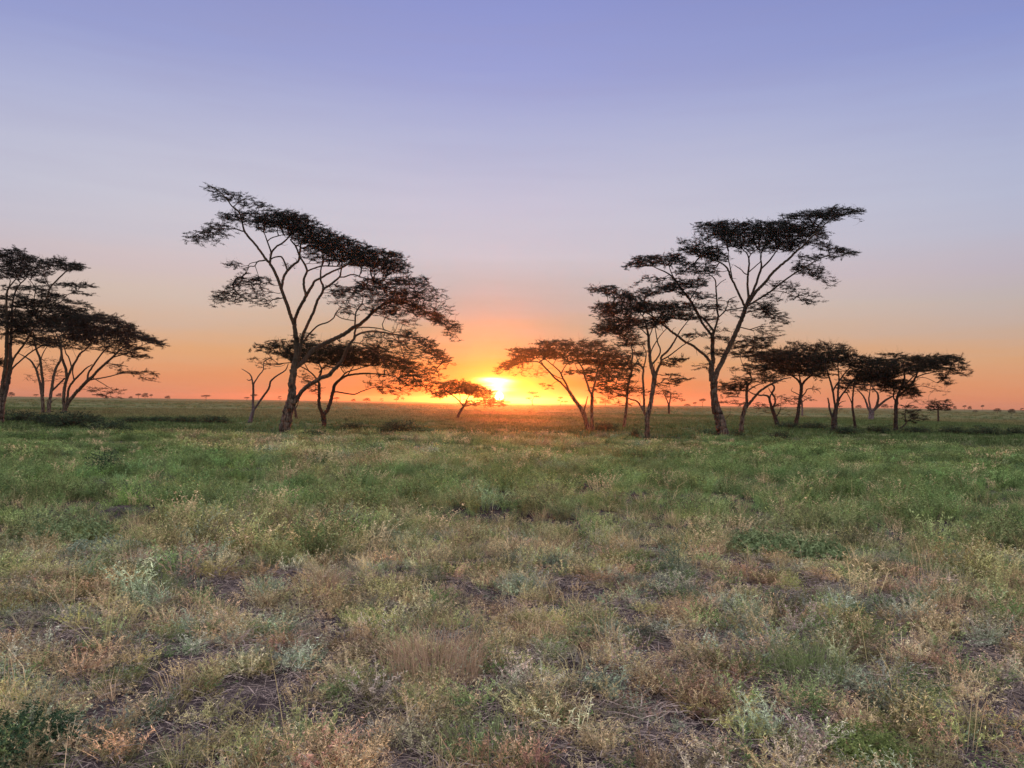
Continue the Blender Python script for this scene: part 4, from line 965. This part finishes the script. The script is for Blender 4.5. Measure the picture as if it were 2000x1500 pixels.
weed("green_bush", 120, 1060, 200, 60, M_BUSH2, 380, "dark shadowy weeds at the meadow's edge near the left border", 37, Ll=.07, Lw=.013, cat="weeds")
clump(1590, 1330, 170, 92, M_GREENGR, 420, "tall green and straw grass clump in the foreground, right", 1)
clump(845, 1340, 230, 120, M_STRAW, 520, "pinkish dry upright grass clump in the foreground, centre left", 2, .2)
clump(300, 1162, 110, 52, M_GREENGR, 330, "olive green grass clump at left, below the blue-green weed", 3, .25)
clump(420, 1200, 80, 44, M_GREENGR, 220, "yellow-green grass clump right of the olive one at left", 4)
clump(960, 1495, 200, 80, M_GREENGR, 340, "fresh green grass clump at the bottom edge near the centre", 5)
clump(640, 1150, 90, 60, M_STRAW, 240, "straw-coloured upright grass clump left of centre", 6, .22)
clump(1780, 1415, 90, 55, M_STRAW, 200, "rusty straw grass clump right of the fresh green leafy plant", 7, .3)

# ------------------------------------------------------------------ sky
AZ0 = math.degrees(math.atan((966 - 1000) / FPX)); EL0 = 1.42      # the burning patch
AZS = math.degrees(math.atan((975 - 1000) / FPX)); ELS = 0.42      # the disc itself
W = bpy.data.worlds.new("World"); S.world = W; W.use_nodes = True
nt = W.node_tree
for n in list(nt.nodes): nt.nodes.remove(n)
N = nt.nodes.new; L = nt.links.new


def mth(op, a, b=None, c=None, clamp=False):
    n = N("ShaderNodeMath"); n.operation = op; n.use_clamp = clamp
    for i, v in enumerate((a, b, c)):
        if v is None: continue
        if isinstance(v, (int, float)): n.inputs[i].default_value = v
        else: L(v, n.inputs[i])
    return n.outputs[0]


tc = N("ShaderNodeTexCoord"); sp = N("ShaderNodeSeparateXYZ"); L(tc.outputs["Generated"], sp.inputs[0])
X_, Y_, Z_ = sp.outputs
el = mth('MULTIPLY', mth('ARCSINE', Z_), 57.2958); az = mth('MULTIPLY', mth('ARCTAN2', X_, Y_), 57.2958)
# faint stretched cloud texture
mp_ = N("ShaderNodeMapping"); mp_.inputs["Scale"].default_value = (2.2, 2.2, 26); L(tc.outputs["Generated"], mp_.inputs[0])
cn = N("ShaderNodeTexNoise"); cn.inputs["Scale"].default_value = 2.2; cn.inputs["Detail"].default_value = 5; cn.inputs["Roughness"].default_value = .55; L(mp_.outputs[0], cn.inputs["Vector"])
cw = mth('SUBTRACT', cn.outputs[0], .5)
elw = mth('MULTIPLY_ADD', cw, 1.6, el)


def ramp(fac, stops):
    r = N("ShaderNodeValToRGB"); e = r.color_ramp.elements
    while len(e) < len(stops): e.new(.5)
    for i, (p, c) in enumerate(stops):
        e[i].position = p; e[i].color = c
    L(fac, r.inputs[0]); return r.outputs[0]


def mixn(f, a, b, blend='MIX'):
    n = N("ShaderNodeMix"); n.data_type = 'RGBA'; n.blend_type = blend
    for s, v in ((0, f), (6, a), (7, b)):
        if isinstance(v, (int, float)): n.inputs[s].default_value = v
        elif isinstance(v, tuple): n.inputs[s].default_value = v
        else: L(v, n.inputs[s])
    return n.outputs[2]


f90 = mth('DIVIDE', elw, 60.0)
up2 = SKYK = 1.0
def k(c, s): return (c[0] * s, c[1] * s, c[2] * s, 1)
ZEN = [(33 / 60, k(lin(138, 144, 196), 1.6)), (45 / 60, k(lin(178, 172, 190), 2.9)), (60 / 60, k(lin(194, 186, 186), 3.8))]  # unseen overhead sky, boosted to throw more light on the ground
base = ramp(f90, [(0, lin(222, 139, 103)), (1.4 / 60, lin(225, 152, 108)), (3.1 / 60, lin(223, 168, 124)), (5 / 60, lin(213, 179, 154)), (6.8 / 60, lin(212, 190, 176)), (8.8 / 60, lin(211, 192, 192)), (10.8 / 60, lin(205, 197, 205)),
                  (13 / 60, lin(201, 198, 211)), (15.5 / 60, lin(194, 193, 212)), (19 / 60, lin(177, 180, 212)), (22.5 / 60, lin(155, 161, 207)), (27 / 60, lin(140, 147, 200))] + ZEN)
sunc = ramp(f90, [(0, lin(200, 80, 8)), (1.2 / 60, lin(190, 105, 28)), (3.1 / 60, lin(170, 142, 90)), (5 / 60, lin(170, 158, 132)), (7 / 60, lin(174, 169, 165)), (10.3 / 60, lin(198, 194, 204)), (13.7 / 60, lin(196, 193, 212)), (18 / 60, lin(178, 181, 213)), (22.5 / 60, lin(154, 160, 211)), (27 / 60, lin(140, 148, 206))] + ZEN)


def gauss(a0, e0, sa, se, p=1.0, warp=0.0):
    a = mth('DIVIDE', mth('SUBTRACT', az, a0), sa); e_ = el if not warp else mth('MULTIPLY_ADD', cw, warp, el)
    e_ = mth('DIVIDE', mth('SUBTRACT', e_, e0), se)
    s = mth('ADD', mth('MULTIPLY', a, a), mth('MULTIPLY', e_, e_))
    if p != 1.0: s = mth('POWER', s, p)
    return mth('EXPONENT', mth('MULTIPLY', s, -1.0))


wcol = mth('EXPONENT', mth('MULTIPLY', mth('POWER', mth('DIVIDE', mth('SUBTRACT', az, AZ0), 12.0), 2.0), -1.0))
c = mixn(wcol, base, sunc)
dk = mth('MINIMUM', mth('POWER', mth('DIVIDE', mth('SUBTRACT', az, -8.0), 40.0), 2.0), 1.0)
c = mixn(mth('MULTIPLY', dk, mth('DIVIDE', el, 7.0, None, True)), c, mixn(1.0, c, (.78, .85, .97, 1), 'MULTIPLY'))
c = mixn(mth('MULTIPLY', mth('MULTIPLY_ADD', cw, 2.0, .1, True), .14), c, lin(176, 160, 172))
c = mixn(mth('MULTIPLY', gauss(AZ0 + .4, .9, 2.8, 1.25, 1, 1.6), .8), c, lin(236, 160, 30))
c = mixn(mth('MULTIPLY', gauss(AZ0 + .5, 1.15, 1.65, .75, 1, 1.4), .95), c, lin(246, 205, 5))
# unseen sky behind the camera, brightened as added fill light on the ground
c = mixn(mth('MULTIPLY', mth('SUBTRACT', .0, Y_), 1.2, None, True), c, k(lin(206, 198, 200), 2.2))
core = mth('ADD', mth('MULTIPLY', gauss(AZ0 + .1, EL0, 1.08, .32, 1.2, 2.2), 2.2), mth('MULTIPLY', gauss(AZS - .1, .95, .55, .42, 1.4, .8), .9))
core = mth('ADD', core, mth('MULTIPLY', gauss(AZS, ELS, .27, .27, 3), 12.0))
c = mixn(1.0, c, mixn(core, (0, 0, 0, 1), (1, .95, .66, 1)), 'ADD')
sky = N("ShaderNodeTexSky"); sky.sky_type = 'NISHITA'; sky.sun_disc = False; sky.sun_elevation = math.radians(ELS); sky.sun_rotation = math.radians(AZS); sky.air_density = 1.2; sky.dust_density = 2
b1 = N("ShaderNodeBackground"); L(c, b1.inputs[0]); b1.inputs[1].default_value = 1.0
b2 = N("ShaderNodeBackground"); L(sky.outputs[0], b2.inputs[0]); b2.inputs[1].default_value = .012
ad = N("ShaderNodeAddShader"); L(b1.outputs[0], ad.inputs[0]); L(b2.outputs[0], ad.inputs[1])
wo = N("ShaderNodeOutputWorld"); L(ad.outputs[0], wo.inputs[0])
core_mix = [n for n in nt.nodes if n.bl_idname == "ShaderNodeMix"]
for n in core_mix: n.clamp_factor = n.blend_type == 'MIX' and not any(l.from_socket == core for l in n.inputs[0].links)

# ------------------------------------------------------------------ sun
sl = bpy.data.lights.new("sun", 'SUN'); sl.energy = 2.8; sl.angle = math.radians(.6); sl.color = (1, .17, .025)
so = bpy.data.objects.new("sun", sl); COL.objects.link(so)
e_, a_ = math.radians(max(ELS, .9)), math.radians(AZS)
d = Vector((math.sin(a_) * math.cos(e_), math.cos(a_) * math.cos(e_), math.sin(e_)))
so.rotation_euler = d.to_track_quat('Z', 'Y').to_euler()

# ------------------------------------------------------------------ haze
HAZE = 1
if HAZE:
    bpy.ops.mesh.primitive_cube_add(size=1, location=(0, 0, 8.75))
    hz = bpy.context.object; hz.name = "haze"; hz.scale = (6500, 6500, 19.5)
    m, nt2, out = nt_new("haze_air")
    pv = nt2.nodes.new("ShaderNodeVolumePrincipled")
    pv.inputs["Color"].default_value = (.95, .9, .86, 1); pv.inputs["Density"].default_value = .00015; pv.inputs["Anisotropy"].default_value = .92
    nt2.links.new(pv.outputs[0], out.inputs["Volume"])
    hz.data.materials.append(m)
    tag(hz, "thin warm morning haze over the plain", "haze", kind="stuff")

S.view_settings.view_transform = 'Standard'; S.view_settings.look = 'None'; S.view_settings.exposure = 0.0; S.view_settings.gamma = 1.0
S.cycles.max_bounces = 5; S.cycles.diffuse_bounces = 2; S.cycles.transmission_bounces = 3; S.cycles.volume_bounces = 0; S.cycles.transparent_max_bounces = 4
S.cycles.use_denoising = True
